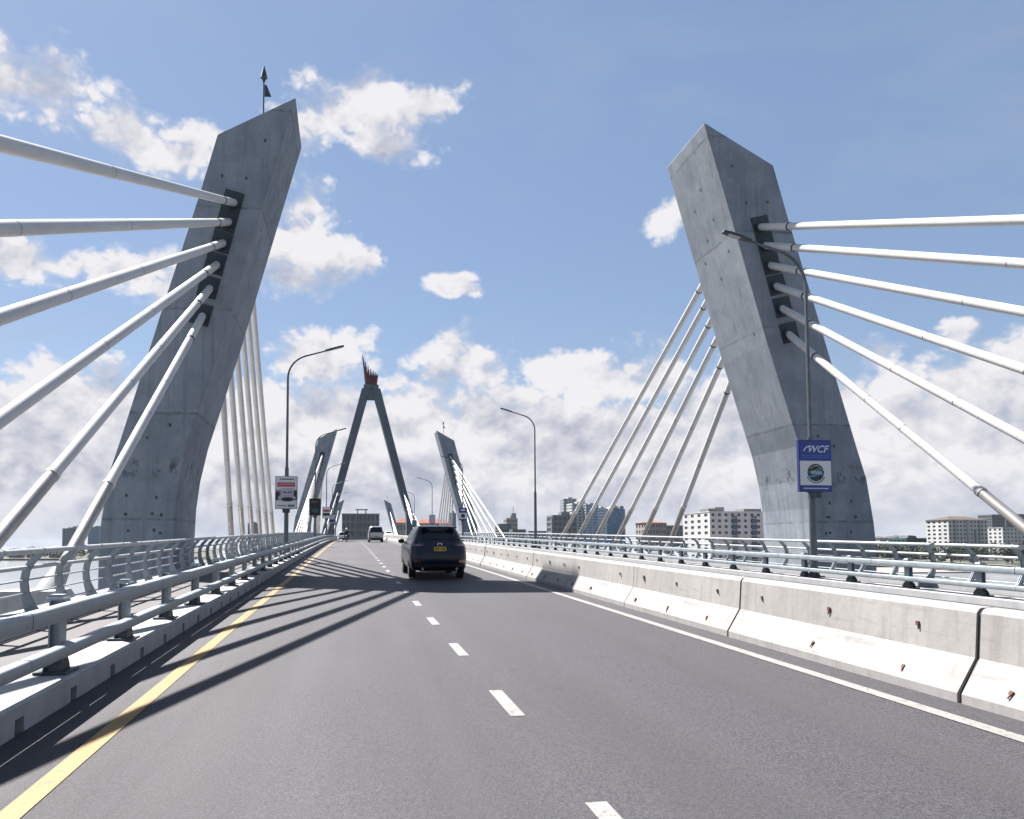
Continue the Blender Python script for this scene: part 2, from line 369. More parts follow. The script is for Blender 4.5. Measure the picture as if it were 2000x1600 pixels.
# ---------------------------------------------------------------- mesh helpers
class MB:
    def __init__(s): s.v = []; s.f = []
    def add(s, vs, fs):
        o = len(s.v); s.v += [tuple(p) for p in vs]; s.f += [tuple(i + o for i in f) for f in fs]; return s
    def box(s, c, d, rot=None, taper=1.0):
        vs = []
        for z in (-.5, .5):
            k = taper if z > 0 else 1.0
            for x, y in ((-.5, -.5), (.5, -.5), (.5, .5), (-.5, .5)):
                p = Vector((x * d[0] * k, y * d[1] * k, z * d[2]))
                if rot is not None: p = rot @ p
                vs.append(p + Vector(c))
        return s.add(vs, [(0, 3, 2, 1), (4, 5, 6, 7), (0, 1, 5, 4), (1, 2, 6, 5), (2, 3, 7, 6), (3, 0, 4, 7)])
    def tube(s, pts, r, n=8, cap=True):
        pts = [Vector(p) for p in pts]
        rs = r if isinstance(r, (list, tuple)) else [r] * len(pts)
        vs = []; prev = None
        for i, p in enumerate(pts):
            t = (pts[min(i + 1, len(pts) - 1)] - pts[max(i - 1, 0)]).normalized()
            a = Vector((0, 0, 1)) if abs(t.z) < .95 else Vector((0, 1, 0))
            if prev is not None: a = prev
            u = (a - t * a.dot(t)).normalized(); w = t.cross(u); prev = u
            for k in range(n):
                q = 2 * math.pi * k / n
                vs.append(p + u * (math.cos(q) * rs[i]) + w * (math.sin(q) * rs[i]))
        fs = []
        for i in range(len(pts) - 1):
            for k in range(n):
                k2 = (k + 1) % n
                fs.append((i * n + k, i * n + k2, (i + 1) * n + k2, (i + 1) * n + k))
        if cap:
            fs.append(tuple(range(n - 1, -1, -1))); fs.append(tuple((len(pts) - 1) * n + k for k in range(n)))
        return s.add(vs, fs)
    def prism(s, poly, a, b, axis='y'):
        n = len(poly)
        def P(u, w, t): return {'y': (u, t, w), 'x': (t, u, w), 'z': (u, w, t)}[axis]
        vs = [P(u, w, a) for u, w in poly] + [P(u, w, b) for u, w in poly]
        fs = [tuple(range(n)), tuple(range(2 * n - 1, n - 1, -1))]
        for i in range(n):
            j = (i + 1) % n
            fs.append((i, i + n, j + n, j))
        return s.add(vs, fs)
    def sweep(s, prof, Ys, zf, closed=True):
        n = len(prof); vs = []
        for Y in Ys:
            for (x, z) in prof: vs.append((x, Y, z + zf(Y)))
        fs = []
        m = n if closed else n - 1
        for i in range(len(Ys) - 1):
            for k in range(m):
                k2 = (k + 1) % n
                fs.append((i * n + k, (i + 1) * n + k, (i + 1) * n + k2, i * n + k2))
        if closed:
            fs.append(tuple(range(n))); fs.append(tuple((len(Ys) - 1) * n + k for k in range(n - 1, -1, -1)))
        return s.add(vs, fs)
    def ball(s, c, r, n=10, m=6):
        rx, ry, rz = r if isinstance(r, (tuple, list)) else (r, r, r)
        vs = [(c[0], c[1], c[2] - rz)]
        for i in range(1, m):
            a = -math.pi / 2 + math.pi * i / m
            for k in range(n):
                q = 2 * math.pi * k / n
                vs.append((c[0] + rx * math.cos(a) * math.cos(q), c[1] + ry * math.cos(a) * math.sin(q), c[2] + rz * math.sin(a)))
        vs.append((c[0], c[1], c[2] + rz)); L = len(vs) - 1
        fs = [(0, 1 + (k + 1) % n, 1 + k) for k in range(n)]
        for i in range(m - 2):
            for k in range(n):
                k2 = (k + 1) % n
                fs.append((1 + i * n + k, 1 + i * n + k2, 1 + (i + 1) * n + k2, 1 + (i + 1) * n + k))
        fs += [(L, 1 + (m - 2) * n + k, 1 + (m - 2) * n + (k + 1) % n) for k in range(n)]
        return s.add(vs, fs)
    def mesh(s, name, material, smooth=False, angle=35, origin=(0, 0, 0), fix=True):
        me = bpy.data.meshes.new(name)
        o = Vector(origin)
        me.from_pydata([Vector(p) - o for p in s.v], [], s.f)
        if fix:
            import bmesh
            bm = bmesh.new(); bm.from_mesh(me)
            bmesh.ops.recalc_face_normals(bm, faces=bm.faces)
            bm.to_mesh(me); bm.free()
        if smooth:
            me.polygons.foreach_set('use_smooth', [True] * len(me.polygons))
            me.set_sharp_from_angle(angle=math.radians(angle))
        if material: me.materials.append(MATS[material])
        return me
    def build(s, name, material, parent=None, smooth=False, angle=35, origin=(0, 0, 0), loc=(0, 0, 0), bevel=0, fix=True):
        ob = link(name, s.mesh(name, material, smooth, angle, origin, fix), parent, loc)
        if bevel:
            md = ob.modifiers.new('bevel', 'BEVEL'); md.width = bevel; md.segments = 2; md.limit_method = 'ANGLE'; md.angle_limit = math.radians(40)
        return ob
def link(name, me, parent=None, loc=(0, 0, 0), rot=None):
    ob = bpy.data.objects.new(name, me)
    COL.objects.link(ob); ob.location = loc
    if rot is not None: ob.rotation_euler = rot
    if parent is not None: ob.parent = parent
    return ob
def tag(o, label=None, cat=None, group=None, kind=None):
    if label: o['label'] = label
    if cat: o['category'] = cat
    if group: o['group'] = group
    if kind: o['kind'] = kind
    return o
def empty(name, loc=(0, 0, 0), rz=0.0):
    e = bpy.data.objects.new(name, None); COL.objects.link(e)
    e.location = loc; e.rotation_euler = (0, 0, rz); e.empty_display_size = .3
    return e
def copy_tree(o, parent=None):
    c = o.copy(); COL.objects.link(c)
    if parent is not None: c.parent = parent
    for ch in list(o.children): copy_tree(ch, c)
    return c
ORD = ['first', 'second', 'third', 'fourth', 'fifth', 'sixth', 'seventh', 'eighth', 'ninth', 'tenth', 'eleventh', 'twelfth', 'thirteenth', 'fourteenth', 'fifteenth', 'sixteenth']
rnd = random.Random(7)

# ---------------------------------------------------------------- road line of the bridge
CX = 5.55                       # centre line of the bridge
G0, VC0, VC1 = 0.0227, 50.0, 360.0
CC = 2 * G0 / (VC1 - VC0)
def zr(y):
    if y <= VC0: return G0 * y
    t = min(y, VC1) - VC0
    z = G0 * min(y, VC1) - CC * t * t / 2
    if y > VC1: z -= G0 * (y - VC1)
    return z
def slope(y): return (zr(y + .5) - zr(y - .5))
CROWN = 5.45
def cross(x): return 0.02 * (CROWN - abs(x - CROWN))
YS = [-45, -20, 0] + list(range(10, 441, 10))
YEND = 440

# ground, sea, far shores
WATER = -11.0
tag(MB().add([(-9000, -9000, WATER), (9000, -9000, WATER), (9000, 9000, WATER), (-9000, 9000, WATER)], [(0, 1, 2, 3)]).build('water', 'water'),
    'calm pale grey sea and creek under the bridge', 'water', kind='structure')
def sheet(name, pts, z, material, label, cat, thick=1.5):
    m = MB().prism(pts, WATER - 1, z, 'z')
    return tag(m.build(name, material), label, cat, kind='structure')
random.seed(3)
def shore(p, q, n, amp):
    out = []
    for i in range(n + 1):
        t = i / n
        out.append((p[0] + (q[0] - p[0]) * t + random.uniform(-amp, amp), p[1] + (q[1] - p[1]) * t + random.uniform(-amp, amp)))
    return out
sheet('sand_flat', shore((40, 470), (120, 330), 8, 8) + shore((120, 330), (520, 300), 14, 10) + [(900, 300), (900, 600), (60, 600)], -10.4, 'sand', 'pale sand flat uncovered at low tide beside the creek', 'sand')
sheet('ground', [(-60, 445), (-30, 425), (45, 425), (70, 470)] + shore((110, 405), (620, 398), 16, 10) + [(3000, 395), (7000, 2000), (7000, 8800), (-900, 8800), (-600, 2200), (-180, 900)], -9.2, 'land', 'low green shore the bridge lands on', 'land')
sheet('ground.001', shore((-1500, 640), (-230, 690), 20, 12) + [(-150, 760), (-180, 1400), (-1800, 1400)], -9.6, 'land', 'low far shore across the sea at left', 'land')

# road, footpaths, kerbs, deck
KL = -2.565; KR = 2 * CX - KL           # kerb faces
prof_road = [(KL, cross(KL)), (CROWN, cross(CROWN)), (KR, cross(KR)), (KR, -1.0), (KL, -1.0)]
road = tag(MB().sweep(prof_road, YS, zr).build('road', 'asphalt'), 'grey asphalt carriageway rising over the bridge', 'road', kind='structure')
deck_prof = [(-5.45, .0), (-5.45, -1.2), (-3.5, -2.6), (KR + .9, -2.6), (2 * CX + 5.45, -1.2), (2 * CX + 5.45, .0), (KR + .2, -1.05), (KL - .2, -1.05)]
deck = tag(MB().sweep(deck_prof, YS, zr).build('bridge_deck', 'concrete_deck'), 'concrete bridge deck girder carrying the road', 'bridge deck', kind='structure')
for sgn in (-1, 1):
    def X(a): return a if sgn < 0 else 2 * CX - a
    lab = 'left' if sgn < 0 else 'right'
    pk = [(X(-3.15), -.02), (X(-3.15), -1.0), (X(-5.02), -1.0), (X(-5.02), -.02)]
    tag(MB().sweep(pk, YS, zr).build('footpath', 'path_asphalt'), 'narrow footpath between crash railing and parapet on the %s' % lab, 'footpath', kind='structure')
    tb = .2 if sgn < 0 else .155
    ke = [(X(-4.85), tb), (X(-5.42), tb), (X(-5.42), -.9), (X(-4.85), -.9)]
    tag(MB().sweep(ke, YS, zr).build('edge_beam', 'concrete_kerb'), 'concrete edge beam under the %s parapet fence' % lab, 'edge beam', kind='structure')
    # crash kerb with drain notches
    top = .19 if sgn < 0 else .11
    m = MB()
    x0, x1 = X(KL), X(-3.2)
    ys = [-30]
    y = -20.05
    zl = cross(X(KL)) + .125
    front = []
    m.sweep([(x0, zl), (x0 + .0, top - .02), (x0 - .02 * (1 if sgn < 0 else -1), top), (x1, top), (x1, zl)], YS, zr)
    prevy = -45
    while y < (140 if sgn < 0 else -100):
        m.sweep([(x0, -.5), (x0, zl), (x1, zl), (x1, -.5)], [prevy, y], zr)
        prevy = y + .17
        y += 1.2
    m.sweep([(x0, -.5), (x0, zl), (x1, zl), (x1, -.5)], [prevy] + [q for q in YS if q > prevy], zr)
    m.sweep([(x0 - .3 * (1 if sgn < 0 else -1), -.5), (x0 - .3 * (1 if sgn < 0 else -1), zl), (x1, zl - .001), (x1, -.5)], [-44, 200], zr)
    tag(m.build('kerb', 'concrete_kerb'), 'raised pale concrete kerb with drain notches under the %s crash railing' % lab, 'kerb', kind='structure')

# painted markings (parts of the road)
def strip(name, xc, w, ya, yb, material, step=6.0, off=.004):
    n = max(1, int((yb - ya) / step)); m = MB(); vs = []; fs = []
    for i in range(n + 1):
        Y = ya + (yb - ya) * i / n
        for x in (xc - w / 2, xc + w / 2): vs.append((x, Y, zr(Y) + cross(x) + off + (0.0008 if Y > 50 else 0)))
        if i: fs.append((2 * i - 2, 2 * i - 1, 2 * i + 1, 2 * i))
    return MB().add(vs, fs).build(name, material, road)
strip('edge_line', -1.87, .155, -40, 380, 'paint_yellow', 5, .006)
strip('edge_line', 4.72, .14, -40, 380, 'paint_white', 5, .006)
strip('edge_line', 2 * CROWN - 4.72, .14, -40, 380, 'paint_white', 5, .006)
strip('edge_line', 2 * CX + 2.2, .12, -40, 380, 'paint_white', 5, .006)
y = 3.3 - 9
while y < 150:
    strip('lane_dash', 1.39, .125, y, y + 1.0, 'paint_white', 2)
    y += 3.0

# ---------------------------------------------------------------- concrete median barrier, block by block
bl = 3.955
prof = [(-.30, 0), (-.30, .08), (-.125, .375), (-.10, .755), (-.075, .79), (-.05, .80), (.05, .80), (.075, .79), (.10, .755), (.125, .375), (.30, .08), (.30, 0)]
blk_me = MB().prism(prof, .0, bl).mesh('barrier_body', 'concrete_barrier', True, 20)
pm = MB().box((0, 0, 0), (.022, .042, .048)).box((-.008, -.012, -.04), (.010, .012, .055))
pocket_me = pm.mesh('lifting_bracket', 'rust')
gap_me = MB().prism([(x * .93, z * .985) for x, z in prof], -.05, .004).mesh('joint', 'joint_dark')
nb = 0
for k in range(-2, 43):
    Y0 = 6.1 + 4.0 * k
    e = empty('concrete_barrier', (CROWN, Y0, zr(Y0) + cross(CROWN) - .006))
    e.rotation_euler = (math.atan(slope(Y0 + 2)), 0, 0)
    b = link('barrier_body', blk_me, e)
    b.location.x = rnd.uniform(-.012, .012); b.rotation_euler = (0, 0, rnd.uniform(-.0022, .0022))
    link('joint', gap_me, e)
    if k < 22:
        for i, t in enumerate((.65, 2.04, 3.42)):
            for zz, xx in ((.58, -.128), (.185, -.252)):
                if rnd.random() < .08: continue
                o = link('lifting_bracket', pocket_me, e, (xx + rnd.uniform(-.003, .003), t + rnd.uniform(-.03, .03) + (.08 if zz < .3 else 0), zz + rnd.uniform(-.01, .01)))
                q_ = rnd.uniform(.7, 1.15); o.scale = (1, q_, q_ * rnd.uniform(.8, 1.2)); o.rotation_euler = (rnd.uniform(-.35, .35), .55 if zz < .3 else 0, 0)
    i = k - 0
    if k < 0: lab = 'concrete median barrier block out of frame beside the camera' if k == -2 else 'pale concrete median barrier block cut off by the right edge'
    elif k < 14: lab = 'pale concrete median barrier block with rusty brackets, %s counted from the wide joint at right' % ORD[k]
    else: lab = 'distant pale concrete median barrier block in the row beyond the dark car'
    if k == -2: lab = 'pale concrete median barrier block at the very corner of the right edge'
    tag(e, lab, 'barrier', 'concrete barrier blocks along the median')

# ---------------------------------------------------------------- crash railings and parapet fences
def oval(w, h, n=16):
    pts = []
    for k in range(n):
        a = 2 * math.pi * k / n
        c, s_ = math.cos(a), math.sin(a)
        pts.append((w / 2 * math.copysign(abs(c) ** .38, c), h / 2 * math.copysign(abs(s_) ** .38, s_)))
    return pts
BAY = 2.2
up_me = MB().prism(oval(.125, .148), .012, 2 * BAY - .012).mesh('upper_rail', 'rail_paint', True, 50)
lo_me = MB().prism(oval(.115, .115), .012, 2 * BAY - .012).mesh('lower_rail', 'rail_paint', True, 50)
sl_me = MB().prism(oval(.11, .10), -.08, .08).prism(oval(.10, .09), .1, .11).mesh('splice', 'rail_paint', True, 50)
post_me = MB().box((0, 0, .34), (.09, .012, .68)).box((.05, 0, .34), (.014, .15, .68)).box((-.05, 0, .34), (.014, .15, .68)).mesh('post', 'rail_paint')
cap_me = MB().box((.0, 0, .70), (.16, .18, .018)).box((.0, 0, .724), (.14, .155, .03), taper=.8).mesh('post_cap', 'rail_paint')
gb = MB()
for sx in (-.065, .065):
    gb.prism([(-.15, 0), (.15, 0), (.13, .07), (.085, .13), (.05, .15), (-.05, .15), (-.085, .13), (-.13, .07)], sx - .011, sx + .011, 'x')
gb.box((0, 0, .012), (.3, .36, .024)).prism([(-.12, .02), (.12, .02), (.1, .08), (.05, .13), (-.05, .13), (-.1, .08)], -.05, .05, 'x')
gus_me = gb.mesh('base_gusset', 'dark_steel')
brk_me = MB().box((0, 0, 0), (.07, .10, .10)).mesh('bracket', 'rail_paint')

FB = 1.45
cl = [(.10, 0, .24), (.04, .10, .17), (-.035, .30, .125), (-.06, .50, .115), (-.03, .68, .11), (.05, .82, .10), (.15, .92, .085), (.215, .985, .06)]
def ribbon(cl):
    L, R = [], []
    for i, (x, z, w) in enumerate(cl):
        a = cl[max(0, i - 1)]; b = cl[min(len(cl) - 1, i + 1)]
        t = Vector((b[0] - a[0], b[1] - a[1])).normalized(); n = Vector((-t.y, t.x))
        if i == 0: n = Vector((-1, 0))
        L.append((x + n.x * w / 2, z + n.y * w / 2)); R.append((x - n.x * w / 2, z - n.y * w / 2))
    return L, R
L_, R_ = ribbon(cl)
fp = MB()
for i in range(len(L_) - 1):
    pass
poly = L_ + R_[::-1]
def ribbon_plate(m, y0, y1):
    n = len(L_); vs = []
    for yy in (y0, y1):
        for a, b in zip(L_, R_): vs += [(a[0], yy, a[1]), (b[0], yy, b[1])]
    fs = []; o = 2 * n
    for i in range(n - 1):
        p = 2 * i
        fs += [(p, p + 1, p + 3, p + 2), (o + p, o + p + 2, o + p + 3, o + p + 1), (p, p + 2, o + p + 2, o + p), (p + 1, o + p + 1, o + p + 3, p + 3)]
    fs += [(0, o, o + 1, 1), (2 * n - 2, 2 * n - 1, o + 2 * n - 1, o + 2 * n - 2)]
    m.add(vs, fs)
ribbon_plate(fp, -.032, -.014); ribbon_plate(fp, .014, .032)
fp.box((.09, 0, .01), (.27, .13, .02))
fpost_me = fp.mesh('post', 'rail_paint')
hr_me = MB().tube([(0, 0.0, 0), (0, FB * 4, 0)], .045, 12).mesh('handrail', 'rail_paint_light', True, 50)
cuff_me = MB().tube([(0, -.035, 0), (0, .035, 0)], .053, 12).mesh('handrail_cuff', 'rail_paint_light', True, 50)
mr_me = MB().tube([(0, .0, 0), (0, FB * 4, 0)], .034, 10).mesh('middle_rail', 'rail_paint_light', True, 50)
tr_me = MB().tube([(0, .0, 0), (0, FB * 4, 0)], .015, 8).mesh('thin_rail', 'rail_paint_light', True, 50)

for sgn in (-1, 1):
    d = 1 if sgn < 0 else -1                 # towards the road
    def X(a): return a if sgn < 0 else 2 * CX - a
    rz = 0 if sgn < 0 else math.pi
    side = 'left' if sgn < 0 else 'right'
    ktop = .19 if sgn < 0 else .11
    dzs = 0.0 if sgn < 0 else -.075
    ystart = 7.75 - 4 * BAY if sgn < 0 else 15.65 - 4 * BAY
    e = empty('crash_railing', (X(-2.77), ystart, zr(ystart)))
    tag(e, 'grey steel two-rail crash railing along the %s kerb' % side, 'railing', 'crash railings along the kerbs')
    def put(me, name, x, Y, z, par, rotz=0.0, pitch=True):
        o = link(name, me, par)
        o.location = (x - e.location.x, Y - e.location.y, z + zr(Y) - e.location.z)
        if pitch and rotz == 0: o.rotation_euler = (math.atan((zr(Y + 2 * BAY) - zr(Y)) / (2 * BAY)), 0, 0)
        else: o.rotation_euler = (0, 0, rotz)
        return o
    k = 0
    while ystart + k * BAY < 176:
        Y = ystart + k * BAY
        p = put(post_me, 'post', X(-2.77), Y, ktop, e, rz, False)
        for nm, me in (('post_cap', cap_me), ('base_gusset', gus_me)):
            if Y < 70: link(nm, me, p)
        if k % 2 == 0:
            put(up_me, 'upper_rail', X(-2.63), Y - BAY / 2, .79 + dzs, e)
            put(lo_me, 'lower_rail', X(-2.63), Y - BAY / 2, .428 + dzs, e)
            if Y < 60:
                put(sl_me, 'splice', X(-2.63), Y - BAY / 2, .79 + dzs, e); put(sl_me, 'splice', X(-2.63), Y - BAY / 2, .428 + dzs, e)
        k += 1
    # parapet fence
    fstart = 11.55 - 3 * FB if sgn < 0 else 17.06 - 3 * FB
    e = empty('parapet_fence', (X(-5.12), fstart, zr(fstart) + .2))
    tag(e, 'pale grey %s parapet fence with curved posts and tubular rails' % side, 'fence', 'parapet fences along the bridge edges')
    k = 0
    while fstart + k * FB < 168:
        Y = fstart + k * FB
        p = put(fpost_me, 'post', X(-5.12), Y, .2 + dzs * .6, e, rz, False)
        if Y < 60: link('handrail_cuff', cuff_me, p, (.215, 0, 1.0))
        if k % 4 == 0:
            for me, nm, dx, dz_ in ((hr_me, 'handrail', .215, 1.0), (mr_me, 'middle_rail', -.015, .725), (tr_me, 'thin_rail', -.058, .52), (tr_me, 'thin_rail', -.035, .31), (tr_me, 'thin_rail', .04, .11)):
                o = link(nm, me, e)
                o.location = (X(-5.12) + d * dx - e.location.x, Y - e.location.y, zr(Y) + .2 + dzs * .6 + dz_ - e.location.z)
                o.rotation_euler = (math.atan((zr(Y + 4 * FB) - zr(Y)) / (4 * FB)), 0, 0)
        k += 1

# ---------------------------------------------------------------- leaning pylons
P_IN = [(7.52, 16.7), (8.55, 12.95), (9.78, 8.43), (10.61, 5.66), (10.93, 4.6), (11.2, 3.35), (11.33, 2.3), (11.37, 1.2), (11.37, -14)]
P_OUT = [(13.8, -14), (13.8, 1.2), (13.74, 1.85), (13.52, 3.4), (13.18, 4.55), (12.74, 6.1), (11.83, 9.36), (11.2, 11.55), (10.73, 13.2), (10.2, 15.2)]
ANCH = [(9.58, 12.80), (9.75, 12.11), (9.93, 11.36), (10.13, 10.59), (10.34, 9.76), (10.57, 8.80)]
PD = 3.45
recess_shade_me = MB().box((0, 0, 0), (.66, .05, .74)).mesh('anchor_recess_shade', 'recess_shade_ring_steel')  # proud dark slab, painted as the shade inside a cable anchor recess
ring_me = MB().tube([(0, -.10, 0), (0, .04, 0)], .21, 14).mesh('guide_ring', 'recess_shade_ring_steel', True, 40)
hole_me = MB().box((0, 0, 0), (.12, .008, .13)).mesh('form_hole', 'dark_hole')
hole2_me = MB().tube([(0, -.008, 0), (0, .012, 0)], .06, 8).mesh('form_hole', 'dark_hole')
def leaning_pylon(Yc, sgn, label, detail=True, group=None):
    base = zr(Yc)
    poly = [(sgn * x, z) for x, z in P_IN + P_OUT]
    e = empty('leaning_pylon', (CX + sgn * 12.5, Yc, base))
    m = MB().prism(poly, -PD / 2, PD / 2)
    b = m.build('shaft', 'concrete_pylon', e, smooth=False, loc=(-sgn * 12.5, 0, 0), bevel=.05)
    tag(e, label, 'pylon', group)
    tilt = math.atan((10.57 - 9.58) / (12.8 - 8.8)) * sgn
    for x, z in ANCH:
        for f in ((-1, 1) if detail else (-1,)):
            o = link('anchor_recess_shade', recess_shade_me, e, (sgn * (x - 12.5 + (.06)), f * (PD / 2 + .012), z + .02))
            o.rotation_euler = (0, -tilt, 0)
            if detail:
                r = link('guide_ring', ring_me, o, (-sgn * .06, 0, -.05))
                if f > 0: r.rotation_euler = (0, 0, math.pi)
    if detail:
        for x, z in ((8.6, 15.1), (9.15, 13.7), (9.95, 13.75), (12.0, 2.5), (12.9, 2.6), (11.85, 1.95), (12.05, 1.95), (13.0, 2.0), (12.85, 1.4), (11.85, 1.4), (12.05, 1.4), (12.3, 4.6), (11.6, 5.0)):
            o = link('form_hole', hole_me, e, (sgn * (x - 12.5) + rnd.uniform(-.06, .06), -PD / 2 - .003, z + rnd.uniform(-.05, .05))); o.scale = (rnd.uniform(.6, .95), 1, rnd.uniform(.6, .95))
        for t, z in ((-.5, 13.6), (.3, 13.1), (.9, 12.4), (-.9, 12.2), (.1, 11.5), (.6, 14.4), (-.2, 14.9), (-1.0, 9.0)):
            i = 0
            while P_IN[i + 1][1] > z: i += 1
            a, c = P_IN[i], P_IN[i + 1]
            xx = a[0] + (c[0] - a[0]) * (z - a[1]) / (c[1] - a[1])
            o = link('form_hole', hole_me, e, (sgn * (xx - 12.5), t, z)); o.scale = (.7, 1, .8); o.rotation_euler = (0, -math.atan((c[0] - a[0]) / (a[1] - c[1])) * sgn, math.pi / 2)
    return e

FRONT = [-7.0, -2.5, 1.95, 6.75, 11.35, 15.7]
BACK = [62.0, 57.6, 53.2, 48.8, 44.4, 40.1]
YC1 = 28.22
cable_count = {}
anchor_me = MB().prism([(-.75, -.6), (.75, -.6), (.75, .12), (.2, .42), (-.75, .42)], -.55, .55, 'x').mesh('anchor_block', 'concrete_kerb')
def stay(Yc, sgn, i, back, label, group, detail=True, dxa=0.0):
    ax, az = ANCH[i]
    f = 1 if back else -1
    P = Vector((CX + sgn * (ax + dxa), Yc + f * PD / 2, zr(Yc) + az - .02))
    yd = Yc + ((BACK[i] if back else FRONT[i]) - YC1)
    D = Vector((CX + sgn * 11.45, yd, zr(yd) + .1))
    ax_ = (P - D); Ln = ax_.length; ax_.normalize()
    e = empty('stay_cable', D)
    q = ax_.to_track_quat('Z', 'Y').to_euler()
    n = 14 if detail else 8
    tz = max(ax_.z, .25)
    s1 = min(2.55 / tz, Ln * .4)
    u0 = Ln - 1.9
    def part(name, a, b, r, material, r2=None, par=e):
        o = MB().tube([(0, 0, a), (0, 0, b)], [r, r2 or r], n).build(name, material, par, True, 50, fix=False)
        if par is e: o.rotation_euler = q
        return o
    part('sleeve', -.9, s1, .132, 'cable_sleeve')
    part('pipe', s1, u0, .122, 'cable_pipe')
    if detail:
        part('sleeve_ring', s1 - .05, s1 + .07, .146, 'cable_smooth')
        part('upper_tube', u0, Ln - .02, .128, 'cable_smooth')
        part('collar', u0 - .03, u0 + .03, .140, 'dark_steel')
        for t in (.4, .62):
            part('pipe_joint', s1 + (u0 - s1) * t, s1 + (u0 - s1) * t + .025, .126, 'cable_sleeve')
        part('boot', -.5, 1.0, .34, 'concrete_kerb', .17)
    else:
        part('upper_tube', u0, Ln, .128, 'cable_smooth')
    tag(e, label, 'cable', group)
    if detail:
        o = link('anchor_block', anchor_me, deck, (CX + sgn * 11.55, yd, zr(yd) - .05))
        if back: o.rotation_euler = (0, 0, math.pi)
    return e
pos = ['topmost', 'second from the top', 'third from the top', 'third from the bottom', 'second from the bottom', 'lowest']
for Yc, nm, det in ((YC1, 'near', True), (116.6, 'second', True), (293.4, 'far', False)):
    for sgn in (-1, 1):
        side = 'left' if sgn < 0 else 'right'
        pl = {('near', 'left'): 'tall grey concrete pylon leaning inward at left, a beacon mast on top', ('near', 'right'): 'tall grey concrete pylon leaning inward at right, its inner face sunlit',
              ('second', 'left'): 'smaller leaning concrete pylon just left of the A-shaped pylon', ('second', 'right'): 'smaller leaning concrete pylon just right of the A-shaped pylon',
              ('far', 'left'): 'tiny distant leaning pylon framed by the A-shaped pylon, left one', ('far', 'right'): 'tiny distant leaning pylon framed by the A-shaped pylon, right one'}[(nm, side)]
        leaning_pylon(Yc, sgn, pl, det, 'leaning concrete pylons')
        for back in (False, True):
            if nm == 'far' and back: continue
            for i in range(6):
                where = 'running towards the viewer' if not back else 'running away behind'
                stay(Yc, sgn, i, back, 'white stay cable, %s, %s %s pylon, %s' % (pos[i], nm, side, where), 'stay cables of the %s %s pylon' % (nm, side), det and Yc < 60)

# A-shaped centre pylon
YA = 204.9
za = zr(YA)
ap = empty('centre_pylon', (CX, YA, za))
tag(ap, 'tall A-shaped concrete pylon straddling the road, red sculpture on top', 'pylon')
for sgn in (-1, 1):
    poly = [(2.45, 40.6), (9.7, 12.7), (11.2, 7.6), (12.3, 3.8), (12.9, 1.0), (12.9, -14), (9.5, -14), (9.5, 6.0), (9.3, 7.6), (8.7, 9.4), (7.5, 13.4), (.95, 38.0), (.55, 40.6)]
    MB().prism([(sgn * x, z) for x, z in poly], -1.75, 1.75).build('leg', 'concrete_shaded', ap, bevel=.06)
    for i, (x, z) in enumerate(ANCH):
        o = link('anchor_recess_shade', recess_shade_me, ap, (sgn * (x - 1.0), -1.76, z)); o.rotation_euler = (0, -.25 * sgn, 0)
MB().prism([(-1.0, 37.9), (1.0, 37.9), (.6, 40.5), (-.6, 40.5)], -1.45, 1.45).build('cross_head', 'concrete_shaded', ap)
MB().box((0, 0, 41.1), (4.0, 3.6, 1.0)).build('pedestal', 'concrete_shaded', ap, bevel=.05)
for sgn in (-1, 1):
    side = 'left' if sgn < 0 else 'right'
    for back in (False, True):
        for i in range(6):
            if back: continue
            stay(YA, sgn, i, back, 'distant white stay cable, %s on the %s leg of the A-shaped pylon' % (pos[i], side), 'stay cables of the A-shaped pylon', False, -1.0)
sc = empty('flame_sculpture', (CX, YA, za + 41.6))
tag(sc, 'dark red crown of upright blades on top of the A-shaped pylon', 'sculpture')
MB().prism([(1.55 * math.cos(a * math.pi / 6), 1.4 * math.sin(a * math.pi / 6)) for a in range(12)], 0, 2.6, 'z').build('drum', 'pylon_red', sc)
for k in range(18):
    a = 2 * math.pi * k / 18 + .1
    lean = -math.cos(a)                 # 1 at the left, -1 at the right
    hgt = 2.9 + 2.6 * (lean * .5 + .5) + 2.9 * max(0, lean) ** 3
    bx, by = 1.5 * math.cos(a), 1.4 * math.sin(a)
    tx, ty = bx * (1.25 + .35 * max(0, lean)), by * 1.2
    t = Vector((-math.sin(a), math.cos(a), 0)); nrm = Vector((math.cos(a), math.sin(a), 0))
    m = MB(); vs = []
    for (px, py, pz, w) in ((bx, by, 0, .30), (bx + (tx - bx) * .6, by + (ty - by) * .6, hgt * .62, .22), (tx, ty, hgt, .07)):
        for sx, sy in ((-1, -1), (1, -1), (1, 1), (-1, 1)):
            vs.append(Vector((px, py, pz)) + t * (w * sx) + nrm * (.07 * sy))
    fs = []
    for r in range(2):
        for q in range(4):
            fs.append((r * 4 + q, r * 4 + (q + 1) % 4, r * 4 + 4 + (q + 1) % 4, r * 4 + 4 + q))
    fs += [(3, 2, 1, 0), (8, 9, 10, 11)]
    m.add(vs, fs).build('blade', 'pylon_red', sc)

